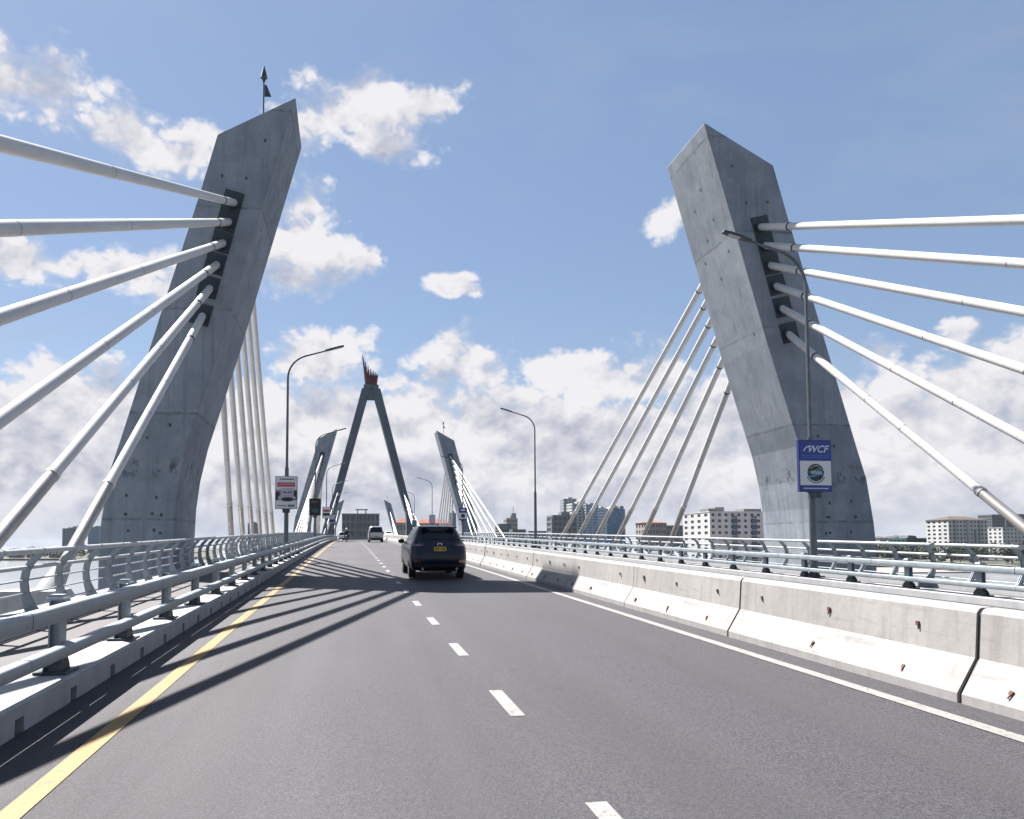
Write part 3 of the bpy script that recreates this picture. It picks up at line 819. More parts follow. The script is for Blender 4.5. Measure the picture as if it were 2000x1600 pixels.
# beacons on the pylon heads
def beacon(Yc, sgn, label):
    x = 8.75
    z = 16.7 - (x - 7.52) * (1.5 / 2.68)
    e = empty('beacon_mast', (CX + sgn * x, Yc, zr(Yc) + z - .05))
    MB().tube([(0, 0, 0), (0, 0, 1.95)], .026, 8).build('mast', 'dark_steel', e, True)
    MB().tube([(0, 0, 1.85), (0, 0, 1.98), (0, 0, 2.0), (0, 0, 2.2), (0, 0, 2.45)], [.04, .07, .13, .085, .015], 10).build('lamp', 'dark_steel', e, True)
    MB().add([(0.03, 0, 1.3), (.27, .05, 1.34), (.1, .02, 1.75), (0.03, 0, 1.75), (0.03, .02, 1.3), (.27, .07, 1.34), (.1, .04, 1.75), (0.03, .02, 1.75)], [(0, 1, 2, 3), (7, 6, 5, 4), (0, 4, 5, 1), (1, 5, 6, 2), (2, 6, 7, 3), (3, 7, 4, 0)]).build('pennant', 'dark_steel', e)
    tag(e, label, 'beacon', 'beacon masts on the pylon heads')
beacon(27.5, -1, 'thin beacon mast with dark pennant on the near left pylon')
beacon(116.6, 1, 'thin beacon mast on the smaller pylon right of the A-shaped pylon')
beacon(293.4, 1, 'tiny beacon mast on the distant right pylon inside the A shape')

# ---------------------------------------------------------------- street lamps and banner signs
def street_lamp(Xp, Y, sgn, label, ktop):
    e = empty('street_lamp', (Xp, Y, zr(Y) + ktop))
    d = -sgn
    MB().box((0, 0, .02), (.42, .42, .04)).prism([(-.19, .03), (.19, .03), (.1, .3), (-.1, .3)], -.012, .012).prism([(-.19, .03), (.19, .03), (.1, .3), (-.1, .3)], -.012, .012, 'x').build('base_plate', 'dark_steel', e)
    MB().tube([(0, 0, .03), (0, 0, 2.3), (0, 0, 4.25)], [.115, .105, .095], 10).build('lower_pole', 'lamp_steel', e, True)
    zb = 8.55 if sgn < 0 else 8.95
    pts = [(0, 0, 4.2), (0, 0, zb)]
    A1 = math.radians(74)
    for k in range(1, 11):
        a = A1 * k / 10
        pts.append((d * 1.15 * (1 - math.cos(a)), 0, zb + 1.15 * math.sin(a)))
    x0, z0 = pts[-1][0], pts[-1][2]
    dirx, dirz = d * math.sin(A1), math.cos(A1)
    for t in (.35, .7, 1.05): pts.append((x0 + dirx * t, 0, z0 + dirz * t))
    ex, ez = pts[-1][0], pts[-1][2]
    MB().tube(pts, [.065, .052] + [.047] * 10 + [.042, .04, .038], 8).build('curved_arm', 'lamp_steel', e, True)
    r = Matrix.Rotation(-math.atan2(dirz, abs(dirx)) * d, 3, 'Y')
    h = MB()
    poly = [(-.1, -.05), (.3, -.09), (.62, -.09), (.85, -.05), (.85, .05), (.62, .09), (.3, .09), (-.1, .05)]
    h.prism(poly, -.025, .055, 'z')
    h.v = [tuple(r @ Vector((p[0] * d, p[1] * 1.4, p[2])) + Vector((ex, 0, ez))) for p in h.v]
    hd = h.build('lamp_head', 'dark_steel', e, bevel=.02)
    ls = MB().prism([(.28, -.07), (.66, -.07), (.66, .07), (.28, .07)], -.033, -.02, 'z')
    ls.v = [tuple(r @ Vector((p[0] * d, p[1] * 1.4, p[2])) + Vector((ex, 0, ez))) for p in ls.v]
    ls.build('lens', 'sign_lilac', hd)
    tag(e, label, 'street lamp', 'street lamps along the kerbs')
    return e
RL = [22.0, 57.0, 94.5, 130.0, 166.0]
LL = [36.9, 67.5, 100.5, 134.0, 167.0]
RX, LX = 14.02, -2.97
lr = ['grey street lamp in front of the near right pylon, blue banner on it', 'grey street lamp on the right kerb left of the near right cables', 'distant street lamp beside the smaller right pylon, blue banner on it', 'distant street lamp above the dark car roof', 'farthest street lamp on the right behind the A-shaped pylon leg']
ll = ['grey street lamp on the left kerb with a white and red poster', 'second street lamp on the left kerb with a black poster', 'third street lamp on the left kerb with a small red poster', 'fourth street lamp on the left kerb, far off', 'fifth and farthest street lamp on the left kerb']
for Y, l in zip(RL, lr): street_lamp(RX, Y, 1, l, .125)
for Y, l in zip(LL, ll): street_lamp(LX, Y, -1, l, .19)

def text(body, size, loc, material, parent, shear=0.0, name='lettering', align='CENTER', bold=0.0, sx=1.0):
    cu = bpy.data.curves.new(name, 'FONT'); cu.body = body; cu.size = size; cu.shear = shear
    cu.align_x = align; cu.align_y = 'CENTER'; cu.extrude = .0015; cu.offset = bold; cu.resolution_u = 3
    cu.materials.append(MATS[material])
    tmp = bpy.data.objects.new(name, cu)
    me = bpy.data.meshes.new_from_object(tmp)
    bpy.data.objects.remove(tmp); bpy.data.curves.remove(cu)
    o = bpy.data.objects.new(name, me); COL.objects.link(o)
    o.location = loc; o.rotation_euler = (math.pi / 2, 0, 0); o.scale = (sx, 1, 1); o.parent = parent
    return o
def arc_band(r0, r1, a0, a1, n=18, y=0.0, cx=0, cz=0):
    vs = []; fs = []
    for i in range(n + 1):
        a = a0 + (a1 - a0) * i / n
        vs += [(cx + r0 * math.cos(a), y, cz + r0 * math.sin(a)), (cx + r1 * math.cos(a), y, cz + r1 * math.sin(a))]
        if i: fs.append((2 * i - 2, 2 * i - 1, 2 * i + 1, 2 * i))
    return MB().add(vs, fs)
def sign_base(name, X, Y, z0, w, h, label, group, frame):
    e = empty(name, (X, Y, zr(Y) + z0))
    MB().box((0, .06, h / 2), (w, .12, h)).build('box', frame, e, bevel=.008)
    MB().box((0, .08, -.09), (.34, .14, .18)).box((0, .08, .0), (.46, .1, .04)).build('bracket', 'dark_steel', e)
    tag(e, label, 'sign', group)
    return e
def panel(e, x0, x1, z0, z1, material, name='printed_panel', y=-.002):
    return MB().box(((x0 + x1) / 2, y - .001, (z0 + z1) / 2), (x1 - x0, .004, z1 - z0)).build(name, material, e)
def wcf(X, Y, label, detail=True):
    w, h = 1.05, 1.58
    e = sign_base('banner_sign', X, Y - .22, 2.70, w, h, label, 'blue banners on the right lamps', 'sign_blue_dark')
    panel(e, -.50, .50, .95, 1.55, 'sign_blue'); panel(e, -.50, .50, .20, .94, 'sign_white'); panel(e, -.50, .50, .02, .19, 'sign_blue')
    if not detail:
        arc_band(0, .26, 0, 2 * math.pi, 16, -.008, 0, .57).build('emblem', 'sign_black', e)
        panel(e, -.25, .25, 1.2, 1.38, 'sign_white', 'lettering', -.006)
        return
    text('WCF', .30, (.06, -.007, 1.29), 'sign_white', e, .35, bold=.003)
    text('Workers Compensation Fund', .072, (0, -.007, 1.10), 'sign_sky', e, .25)
    panel(e, -.42, .42, 1.035, 1.045, 'sign_sky', 'rule', -.005)
    arc_band(.19, .225, math.radians(78), math.radians(165), 14, -.007, -.16, 1.18).build('swoosh', 'sign_white', e)
    cz = .585
    disc = arc_band(0, .265, 0, 2 * math.pi, 32, -.007, 0, cz).build('emblem', 'sign_black', e)
    vs = []; fs = []
    for i in range(13):
        t = -1 + 2 * i / 12; xx = .255 * t
        lo, hi = .02 + .035 * math.sin(2.6 * t), .085 + .05 * math.sin(2.6 * t + .3)
        lim = math.sqrt(max(.0001, .262 ** 2 - xx * xx))
        vs += [(xx, -.0105, cz + max(-lim, min(lim, lo))), (xx, -.0105, cz + max(-lim, min(lim, hi)))]
        if i: fs.append((2 * i - 2, 2 * i, 2 * i + 1, 2 * i - 1))
    MB().add(vs, fs).build('green_wave', 'sign_teal', disc)
    MB().add([(x, y, z - .13) for x, y, z in vs if True], fs).build('blue_wave', 'sign_sky', disc)
    text('SENSA', .125, (.01, -.013, cz + .0), 'sign_white', disc, .2, bold=.002)
    for a, ch in zip(range(140, 30, -11), 'CELEBRATING'):
        q = math.radians(a)
        o = text(ch, .06, (.205 * math.cos(q), -.013, cz + .205 * math.sin(q)), 'sign_white', disc)
        o.rotation_euler = (math.pi / 2, -(q - math.pi / 2), 0)
    arc_band(.29, .325, math.radians(205), math.radians(335), 20, -.007, 0, cz).build('ribbon', 'sign_teal', e)
    for k in range(17):
        panel(e, -.40 + k * .047, -.40 + k * .047 + .036, .09, .12, 'sign_white', 'fine_print', -.006)
wcf(RX, RL[0], 'blue and white banner sign with circular emblem on the near right street lamp')
wcf(RX, RL[2], 'small distant blue and white banner sign beside the smaller right pylon', False)
e = sign_base('poster_sign', LX, LL[0] - .22, 2.47, 1.04, 1.55, 'white poster sign with red band and grey picture on the near left street lamp', 'posters on the left lamps', 'sign_grey')
panel(e, -.49, .49, .03, 1.52, 'sign_white', 'sheet')
panel(e, -.31, .35, 1.38, 1.43, 'sign_blue_dark', 'heading', -.006)
panel(e, -.42, .40, 1.05, 1.25, 'sign_red', 'red_band', -.006)
for k in range(13): panel(e, -.36 + k * .055, -.36 + k * .055 + .042, 1.13, 1.19, 'sign_lilac', 'lettering', -.0105)
panel(e, -.49, .49, .40, .90, 'sign_grey', 'picture', -.006)
panel(e, -.49, -.30, .42, .80, 'sign_black', 'dark_shape', -.0105); panel(e, .36, .49, .42, .85, 'sign_black', 'dark_shape', -.0105)
panel(e, -.24, .34, .66, .98, 'sign_lilac', 'picture_top', -.0105); panel(e, -.15, .03, .76, .81, 'sign_black', 'window', -.014); panel(e, .07, .25, .76, .81, 'sign_black', 'window', -.014)
MB().prism([(.42 * math.cos(a * math.pi / 8) + .03, .17 * math.sin(a * math.pi / 8) + .52) for a in range(16)], -.016, -.011).build('rounded_shape', 'sign_lilac', e)
MB().prism([(.30 * math.cos(a * math.pi / 8) + .06, .10 * math.sin(a * math.pi / 8) + .45) for a in range(16)], -.021, -.017).build('rounded_shade', 'sign_black', e)
panel(e, -.42, .02, .12, .18, 'sign_grey', 'fine_print', -.006); panel(e, .08, .40, .10, .2, 'sign_green', 'footer_logo', -.006)
e = sign_base('poster_sign', LX, LL[1] - .22, 2.68, 1.0, 1.48, 'black poster sign with gold heading and teal shape on the second left lamp', 'posters on the left lamps', 'sign_black')
panel(e, -.45, .45, .05, 1.43, 'cloth_black', 'sheet')
for k in range(4): panel(e, -.28 + k * .14, -.28 + k * .14 + .1, 1.12, 1.27, 'sign_gold', 'lettering', -.006)
MB().prism([(.36 * math.cos(a * math.pi / 8) * (1 + .2 * math.sin(3 * a)), .16 * math.sin(a * math.pi / 8) * (1 + .25 * math.cos(2 * a)) + .42) for a in range(16)], -.01, -.004).build('teal_shape', 'sign_dim', e)
e = sign_base('poster_sign', LX, LL[2] - .22, 3.0, 1.05, 1.5, 'small red and white poster sign on the third left lamp', 'posters on the left lamps', 'sign_grey')
panel(e, -.49, .49, .03, 1.45, 'sign_white', 'sheet'); panel(e, -.42, .42, .85, 1.15, 'sign_red', 'red_band', -.006); panel(e, -.45, .45, .35, .7, 'sign_black', 'picture', -.006)
e = sign_base('poster_sign', LX, LL[3] - .22, 2.9, 1.05, 1.5, 'tiny grey and blue poster sign on the fourth left lamp', 'posters on the left lamps', 'sign_grey')
panel(e, -.49, .49, .03, 1.45, 'sign_lilac', 'sheet'); panel(e, -.45, .45, .2, .7, 'sign_blue_dark', 'picture', -.006)
e = sign_base('banner_sign', RX, RL[3] - .22, 2.75, 1.05, 1.58, 'small blank grey sign board above the dark SUV roof', 'blue banners on the right lamps', 'sign_grey')
panel(e, -.50, .50, .2, 1.5, 'sign_lilac')
e = sign_base('banner_sign', RX, RL[4] - .22, 2.75, 1.05, 1.58, 'tiny teal banner sign by the right leg of the A-shaped pylon', 'blue banners on the right lamps', 'sign_blue_dark')
panel(e, -.50, .50, .2, 1.5, 'sign_teal')

# ---------------------------------------------------------------- vehicles
def interp(tab, z):
    if z <= tab[0][0]: return tab[0]
    for a, b in zip(tab, tab[1:]):
        if z <= b[0]:
            t = (z - a[0]) / (b[0] - a[0] + 1e-9)
            return tuple(p + (q - p) * t for p, q in zip(a, b))
    return tab[-1]
def ring(t, n=6):
    z, yr, yf, hw, rc = t
    rc = min(rc, hw * .98, (yf - yr) * .49)
    pts = []
    for (cx, cy, a0) in ((hw - rc, yr + rc, -90), (hw - rc, yf - rc, 0), (-hw + rc, yf - rc, 90), (-hw + rc, yr + rc, 180)):
        for k in range(n + 1):
            a = math.radians(a0 + 90 * k / n)
            pts.append((cx + rc * math.cos(a), cy + rc * math.sin(a), z))
    # extra points along the straight sides
    out = []
    for i, p in enumerate(pts):
        q = pts[(i + 1) % len(pts)]
        out.append(p)
        if (i + 1) % (n + 1) == 0:
            for s_ in (.25, .5, .75): out.append(tuple(p[j] + (q[j] - p[j]) * s_ for j in range(3)))
    return out
def loft(rings):
    m = MB(); n = len(rings[0]); vs = [p for r in rings for p in r]; fs = []
    for i in range(len(rings) - 1):
        for k in range(n):
            k2 = (k + 1) % n
            fs.append((i * n + k, i * n + k2, (i + 1) * n + k2, (i + 1) * n + k))
    fs.append(tuple(range(n - 1, -1, -1))); fs.append(tuple((len(rings) - 1) * n + k for k in range(n)))
    return m.add(vs, fs)
def rear_pt(tab, x, z, off=0.012, front=False):
    t = interp(tab, z); z_, yr, yf, hw, rc = t
    ax = min(abs(x), hw - .001)
    dy = 0
    if ax > hw - rc: dy = rc - math.sqrt(max(0, rc * rc - (ax - hw + rc) ** 2))
    return (math.copysign(ax, x), (yf - dy + off) if front else (yr + dy - off), z)
def side_pt(tab, y, z, sgn, off=.012):
    t = interp(tab, z); z_, yr, yf, hw, rc = t
    d = 0
    if y < yr + rc: d = rc - math.sqrt(max(0, rc * rc - (yr + rc - y) ** 2))
    if y > yf - rc: d = rc - math.sqrt(max(0, rc * rc - (y - yf + rc) ** 2))
    return (sgn * (hw - d + off), y, z)
def patch(fn, us, zs_fn, name, material, parent, nu=8, nz=5):
    vs = []; fs = []
    for i in range(nu + 1):
        u = us[0] + (us[1] - us[0]) * i / nu
        z0, z1 = zs_fn(i / nu)
        for j in range(nz + 1): vs.append(fn(u, z0 + (z1 - z0) * j / nz))
    for i in range(nu):
        for j in range(nz):
            a = i * (nz + 1) + j
            fs.append((a, a + 1, a + nz + 2, a + nz + 1))
    n = len(vs)
    return MB().add(vs, fs).build(name, material, parent, True, 60)
SUV = [(.27, -2.16, 2.18, .84, .22), (.36, -2.31, 2.32, .90, .34), (.55, -2.36, 2.36, .925, .40), (.75, -2.35, 2.36, .93, .42), (.92, -2.31, 2.33, .925, .44),
       (1.02, -2.27, 2.22, .91, .44), (1.08, -2.22, 2.0, .885, .42), (1.13, -2.17, 1.3, .85, .40), (1.2, -2.12, 1.05, .81, .38), (1.35, -2.0, .8, .745, .36), (1.5, -1.84, .48, .675, .34), (1.57, -1.84, .3, .635, .32), (1.615, -1.86, .1, .60, .30), (1.645, -1.7, -.15, .53, .28), (1.66, -1.3, -.4, .38, .2)]
VAN = [(.27, -2.1, 2.15, .80, .2), (.38, -2.26, 2.3, .84, .26), (.6, -2.31, 2.34, .85, .28), (.9, -2.31, 2.3, .85, .28), (1.05, -2.29, 2.1, .845, .28), (1.12, -2.27, 1.75, .83, .27), (1.3, -2.22, 1.5, .80, .26), (1.55, -2.14, 1.15, .75, .25), (1.72, -2.06, .85, .71, .24), (1.8, -1.98, .7, .66, .22), (1.85, -1.7, .4, .5, .2)]
wheel_t = MB().tube([(-.11, 0, 0), (-.10, 0, 0), (.10, 0, 0), (.11, 0, 0)], [.31, .355, .355, .31], 20).mesh('tyre', 'tyre', True, 50)
wheel_r = MB().tube([(-.118, 0, 0), (.118, 0, 0)], .22, 14).mesh('rim', 'rim', True, 50)
def car(name, label, cat, loc, rz, tab, paint, H, detail=True, flip=False):
    e = empty(name, loc, rz)
    e.rotation_euler = (math.atan(slope(loc[1])) if rz == 0 else -math.atan(slope(loc[1])), 0, rz)
    loft([ring(t) for t in tab]).build('body', paint, e, True, 45)
    top = H - .09; gb = 1.2 if H < 1.75 else 1.14
    hw = lambda z: interp(tab, z)[3]
    patch(lambda u, z: rear_pt(tab, u * (hw(z) - .10), z), (-1, 1), lambda t: (gb + .015 - .03 * (2 * t - 1) ** 2, top + .03 - .05 * (2 * t - 1) ** 2), 'rear_window', 'car_glass', e, 10, 5)
    patch(lambda u, z: rear_pt(tab, u * (hw(z) - .08), z, .012, True), (-1, 1), lambda t: (gb + .02, top), 'windscreen', 'car_glass', e, 8, 5)
    for s in (-1, 1):
        t0 = interp(tab, gb)
        for (a, b_) in ((t0[1] + .55, t0[1] + 1.35), (t0[1] + 1.43, t0[1] + 2.3), (t0[1] + 2.38, t0[2] - .35)):
            if b_ - a > .2:
                patch(lambda u, z: side_pt(tab, u, z, s), (a, b_), lambda t: (gb, min(top - .04, 1.5 if H < 1.75 else 1.66)), 'side_window', 'car_glass', e, 5, 4)
        mr = MB().ball((s * (hw(1.05) + .10), .95, 1.13), (.12, .07, .085), 10, 6).box((s * (hw(1.05) - .02), .97, 1.09), (.12, .04, .04))
        mr.build('side_mirror', 'black_plastic', e, True)
        lz = (1.0, 1.1) if H < 1.75 else (.75, 1.25)
        lx = (.50, .905) if H < 1.75 else (.70, .84)
        lt = patch(lambda u, z: rear_pt(tab, s * u, z, .014), lx, lambda t: (lz[0] + .02 * (1 - t), lz[1]), 'tail_light', 'tail_light', e, 6, 2)
        patch(lambda u, z: rear_pt(tab, s * u, z, .018), (lx[0] + .1, lx[1] - .05), lambda t: (lz[0] + .035, lz[0] + .06), 'clear_strip', 'tail_light_clear', lt, 4, 1)
        patch(lambda u, z: rear_pt(tab, s * u, z, .012), (.62, .86), lambda t: (.52, .60), 'reflector', 'tail_light', e, 4, 1)
        patch(lambda u, z: rear_pt(tab, s * u, z, .012, True), (.5, .86), lambda t: (.78, .92), 'headlight', 'tail_light_clear', e, 5, 2)
        for yw in (-1.33, 1.36):
            hwl = hw(.4) - .10
            w = empty('wheel', (s * hwl, yw, .355)); w.parent = e
            link('tyre', wheel_t, w); link('rim', wheel_r, w)
            arc = MB().prism([(yw + .41 * math.cos(a), .36 + .41 * math.sin(a)) for a in [math.pi * k / 12 for k in range(13)]] , s * (hw(.5) - .2), s * (hw(.5) + .006), 'x')
            arc.build('wheel_arch', 'black_plastic', e)
    patch(lambda u, z: rear_pt(tab, u, z, .015), (-.80, .80), lambda t: (.30, .47), 'rear_bumper_trim', 'black_plastic', e, 10, 2)
    pz = (.87, 1.0) if H < 1.75 else (.62, .75)
    pl = patch(lambda u, z: rear_pt(tab, u + .02, z, .022), (-.2, .2), lambda t: pz, 'number_plate', 'plate_yellow', e, 2, 1)
    for k in range(7):
        if k == 3: continue
        patch(lambda u, z: rear_pt(tab, u + .02, z, .026), (-.17 + k * .05, -.17 + k * .05 + .028), lambda t: (pz[0] + .035, pz[1] - .03), 'plate_letter', 'black_plastic', pl, 1, 1)
    if H < 1.75:
        em = arc_band(.045, .06, 0, 2 * math.pi, 16).v
        y0 = rear_pt(tab, 0, 1.07, .02)[1]
        MB().add([(p[0] * 1.25 + .02, y0, p[2] * .8 + 1.075) for p in em], [(2 * i - 2, 2 * i - 1, 2 * i + 1, 2 * i) for i in range(1, 17)]).build('badge', 'chrome', e)
        MB().tube([(.05, -1.45, 1.64), (.05, -1.52, 1.74)], [.025, .01], 6).build('antenna', 'black_plastic', e)
        MB().prism([(-.62, -1.94), (.62, -1.94), (.58, -1.7), (-.58, -1.7)], 1.585, 1.615, 'z').build('roof_spoiler', paint, e, bevel=.01)
        for s in (-1, 1): MB().tube([(s * .55, -2.2, .34), (s * .55, -2.36, .33)], .04, 8).build('exhaust', 'chrome', e)
    MB().box((0, 0, .3), (1.2, 4.0, .12)).build('underbody', 'black_plastic', e)
    return tag(e, label, cat)
def on_road(x, Y): return (x, Y, zr(Y) + cross(x))
cs = car('suv', 'dark navy SUV seen from behind in the right-hand lane', 'car', on_road(2.66, 22.6 + 2.36), 0, SUV, 'car_navy', 1.66)
cs.scale = (.92, 1, .97)
car('van', 'silver minivan farther ahead on the carriageway, beyond the dark SUV', 'van', on_road(3.05, 90.3), 0, VAN, 'car_silver', 1.85)
car('car', 'white car on the opposite carriageway, half hidden by the median barrier', 'car', on_road(7.6, 150), math.pi, SUV, 'car_white', 1.66)
car('van', 'far white van just beyond the motorcyclist on the left', 'van', on_road(-1.5, 172), 0, VAN, 'car_white', 1.85)

# motorcycle and rider
mo = empty('motorcycle', on_road(-.33, 95.0))
tag(mo, 'dark motorcycle seen from behind in the left lane', 'motorcycle')
MB().tube([(-.05, -.55, .3), (-.03, -.55, .3), (.03, -.55, .3), (.05, -.55, .3)], [.26, .3, .3, .26], 18).build('rear_wheel', 'tyre', mo, True)
MB().tube([(-.045, .72, .3), (-.03, .72, .3), (.03, .72, .3), (.045, .72, .3)], [.26, .3, .3, .26], 18).build('front_wheel', 'tyre', mo, True)
MB().tube([(0, -.75, .72), (0, -.45, .75), (0, 0, .74), (0, .2, .85), (0, .45, .9), (0, .6, .8)], [.06, .13, .14, .16, .15, .05], 10).build('body', 'black_plastic', mo, True)
MB().tube([(0, -.05, .45), (0, .35, .45)], [.17, .15], 10).build('engine', 'dark_steel', mo, True)
MB().tube([(-.38, .42, 1.05), (-.18, .5, 1.02), (0, .52, 1.0), (.18, .5, 1.02), (.38, .42, 1.05)], .018, 6).build('handlebar', 'dark_steel', mo, True)
for s in (-1, 1):
    MB().tube([(s * .05, .55, 1.0), (s * .06, .72, .3)], .03, 6).build('fork', 'dark_steel', mo)
    MB().tube([(s * .3, .44, 1.05), (s * .42, .40, 1.22)], .01, 5).ball((s * .44, .38, 1.24), (.07, .02, .045), 8, 5).build('mirror', 'black_plastic', mo)
MB().box((0, -.8, .70), (.16, .05, .07)).build('tail_light', 'tail_light', mo)
MB().box((0, -.83, .52), (.2, .012, .14)).build('number_plate', 'plate_yellow', mo)
rd = empty('person', Vector(on_road(-.33, 95.0)) + Vector((0, -.2, .84)))
tag(rd, 'rider in black clothes and pale helmet astride the motorcycle', 'person')
def skinned(name, verts, edges, radii, material, parent, root=0):
    me = bpy.data.meshes.new(name); me.from_pydata(verts, edges, [])
    ob = link(name, me, parent)
    md = ob.modifiers.new('skin', 'SKIN')
    for i, r in enumerate(radii): me.skin_vertices[0].data[i].radius = (r, r * .85)
    me.skin_vertices[0].data[root].use_root = True
    sd = ob.modifiers.new('sub', 'SUBSURF'); sd.levels = 1; sd.render_levels = 2
    me.materials.append(MATS[material])
    return ob
V = [(0, 0, 0), (0, .03, .25), (0, .08, .48), (0, .12, .6)]; E_ = [(0, 1), (1, 2), (2, 3)]; R__ = [.16, .165, .18, .07]
for s in (-1, 1):
    b = len(V)
    V += [(s * .2, .1, .50), (s * .30, .25, .30), (s * .33, .55, .2)]; E_ += [(2, b), (b, b + 1), (b + 1, b + 2)]; R__ += [.08, .06, .045]
    b = len(V)
    V += [(s * .13, .05, -.02), (s * .22, .42, -.06), (s * .2, .25, -.45), (s * .2, .38, -.5)]; E_ += [(0, b), (b, b + 1), (b + 1, b + 2), (b + 2, b + 3)]; R__ += [.11, .085, .06, .045]
skinned('body', V, E_, R__, 'cloth_black', rd)
MB().ball((0, .15, .76), (.125, .15, .145), 14, 9).build('helmet', 'helmet', rd, True)
MB().ball((0, .22, .74), (.095, .09, .06), 10, 6).build('visor', 'car_glass', rd, True)
for s in (-1, 1):
    h = MB().ball((s * .34, .6, .2), (.035, .05, .03), 8, 5)
    for k in range(4): h.tube([(s * (.31 + .018 * k), .63, .21), (s * (.31 + .018 * k), .66, .185), (s * (.31 + .018 * k), .63, .165)], .01, 5)
    h.tube([(s * .30, .58, .2), (s * .29, .63, .175)], .011, 5)
    h.build('hand', 'skin', rd, True)

# ---------------------------------------------------------------- city across the water
BASE = -9.3
def slab_building(name, label, xa, xb, yt, Y, depth, floors, wallm, glassm, piers=6, pier_w=.25, slab_h=.32, crown=None, floor_h=None, proud=.5, group='far city buildings', roof=True):
    a = at(xa, yt, Y); b = at(xb, yt, Y)
    W = b.x - a.x; Ht = a.z - BASE
    e = empty(name, ((a.x + b.x) / 2, Y + depth / 2, BASE))
    MB().box((0, 0, Ht / 2 - .3), (W - 2 * proud, depth - 2 * proud, Ht - .6)).build('core', glassm, e)
    fh = Ht / floors
    sm = MB().box((0, 0, 0), (W, depth, fh * slab_h)).mesh('floor_band', wallm)
    for k in range(1, floors + 1):
        link('floor_band', sm, e, (0, 0, k * fh - fh * slab_h / 2))
    if piers:
        pw = W * pier_w / piers
        pmf = MB().box((0, 0, Ht / 2 - .1), (pw, proud * 1.6, Ht - .25)).mesh('pier', wallm)
        for k in range(piers + 1):
            x = -W / 2 + pw / 2 + .06 + (W - pw - .12) * k / piers
            link('pier', pmf, e, (x, -depth / 2 + proud * .8 + .05, 0))
        nd = max(2, int(piers * depth / W)); pl = depth * pier_w / nd
        pms = MB().box((0, 0, Ht / 2 - .1), (proud * 1.6, pl, Ht - .25)).mesh('pier', wallm)
        for k in range(nd + 1):
            yy = -depth / 2 + pl / 2 + .06 + (depth - pl - .12) * k / nd
            if k == 0: continue
            for s in (-1, 1): link('pier', pms, e, (s * (W / 2 - proud * .8 - .05), yy, 0))
    if roof: MB().box((W * .1, 0, Ht + fh * .3), (W * .35, depth * .5, fh * .6)).build('roof_house', wallm, e)
    tag(e, label, 'building', group)
    e['W'] = W; e['H'] = Ht
    return e, W, Ht
def punched(name, label, xa, xb, yt, Y, depth, floors, cols, wallm, winf=.5, hf=.5, scols=3, skip=None, group='far city buildings', roofm=None, roof_h=0):
    a = at(xa, yt, Y); b = at(xb, yt, Y)
    W = b.x - a.x; Ht = a.z - BASE
    e = empty(name, ((a.x + b.x) / 2, Y + depth / 2, BASE))
    fh = Ht / floors; t = .45
    MB().box((0, 0, Ht / 2 - .25), (W - 2 * t, depth - 2 * t, Ht - .5)).build('core', 'glass_dark', e)
    m = MB()
    def face(width, n, place):
        cw = width / n
        for k in range(floors):                      # bands above and below the openings
            z0 = k * fh; sill = z0 + fh * (1 - hf) * .55; head = sill + fh * hf
            place(m, 0, width, z0, sill); place(m, 0, width, head, z0 + fh)
            for c in range(n + 1):
                x0 = max(0, c * cw - cw * (1 - winf) / 2); x1 = min(width, c * cw + cw * (1 - winf) / 2)
                place(m, x0, x1, sill, head)
    face(W, cols, lambda m, x0, x1, z0, z1: m.box((-W / 2 + (x0 + x1) / 2, -depth / 2 + t / 2, (z0 + z1) / 2), (x1 - x0, t, z1 - z0)))
    for s in (-1, 1):
        face(depth - t, scols, lambda m, x0, x1, z0, z1: m.box((s * (W / 2 - t / 2), -depth / 2 + t + (x0 + x1) / 2, (z0 + z1) / 2), (t, x1 - x0, z1 - z0)))
    m.box((0, 0, Ht + .15), (W + .5, depth + .5, .4))
    m.build('wall', wallm, e)
    cw = W / cols
    wm = MB().box((0, 0, 0), (cw * winf, .06, fh * hf)).mesh('window', 'glass_dark')
    mu = MB().box((0, 0, 0), (.1, .1, fh * hf)).mesh('mullion', wallm)
    for k in range(floors):
        if skip and k < skip: continue
        for c in range(cols):
            z = k * fh + fh * (1 - hf) * .55 + fh * hf / 2
            o = link('window', wm, e, (-W / 2 + (c + .5) * cw, -depth / 2 + t - .12, z))
    if roofm:
        rp = MB()
        o = .8
        vs = [(-W / 2 - o, -depth / 2 - o, Ht + .36), (W / 2 + o, -depth / 2 - o, Ht + .36), (W / 2 + o, depth / 2 + o, Ht + .36), (-W / 2 - o, depth / 2 + o, Ht + .36),
              (-W / 2 + depth * .4, 0, Ht + roof_h), (W / 2 - depth * .4, 0, Ht + roof_h)]
        rp.add(vs, [(0, 1, 5, 4), (2, 3, 4, 5), (1, 2, 5), (3, 0, 4), (3, 2, 1, 0)]).build('roof', roofm, e)
    tag(e, label, 'building', group)
    return e, W, Ht

# left shore towers
slab_building('tower_block', 'hazy twin-stepped tower block with balconies across the sea at far left', 122, 142, 1032, 1150, 18, 16, 'wall_bluegrey', 'glass_dark', 3, .3, .45)
slab_building('tower_block', 'hazy grey tower block, right half of the pair at far left', 142, 158, 1028, 1160, 18, 16, 'wall_pale', 'glass_dark', 2, .5, .4)
slab_building('tower_block', 'hazy blue glass tower between the lowest left cable and pylon', 172, 199, 1029, 1150, 22, 16, 'wall_bluegrey', 'glass_blue', 4, .3, .3)
slab_building('tower_block', 'blue and grey tower seen between the cables behind the left pylon', 484, 503, 1022, 900, 18, 14, 'wall_bluegrey', 'glass_blue', 4, .3, .3)
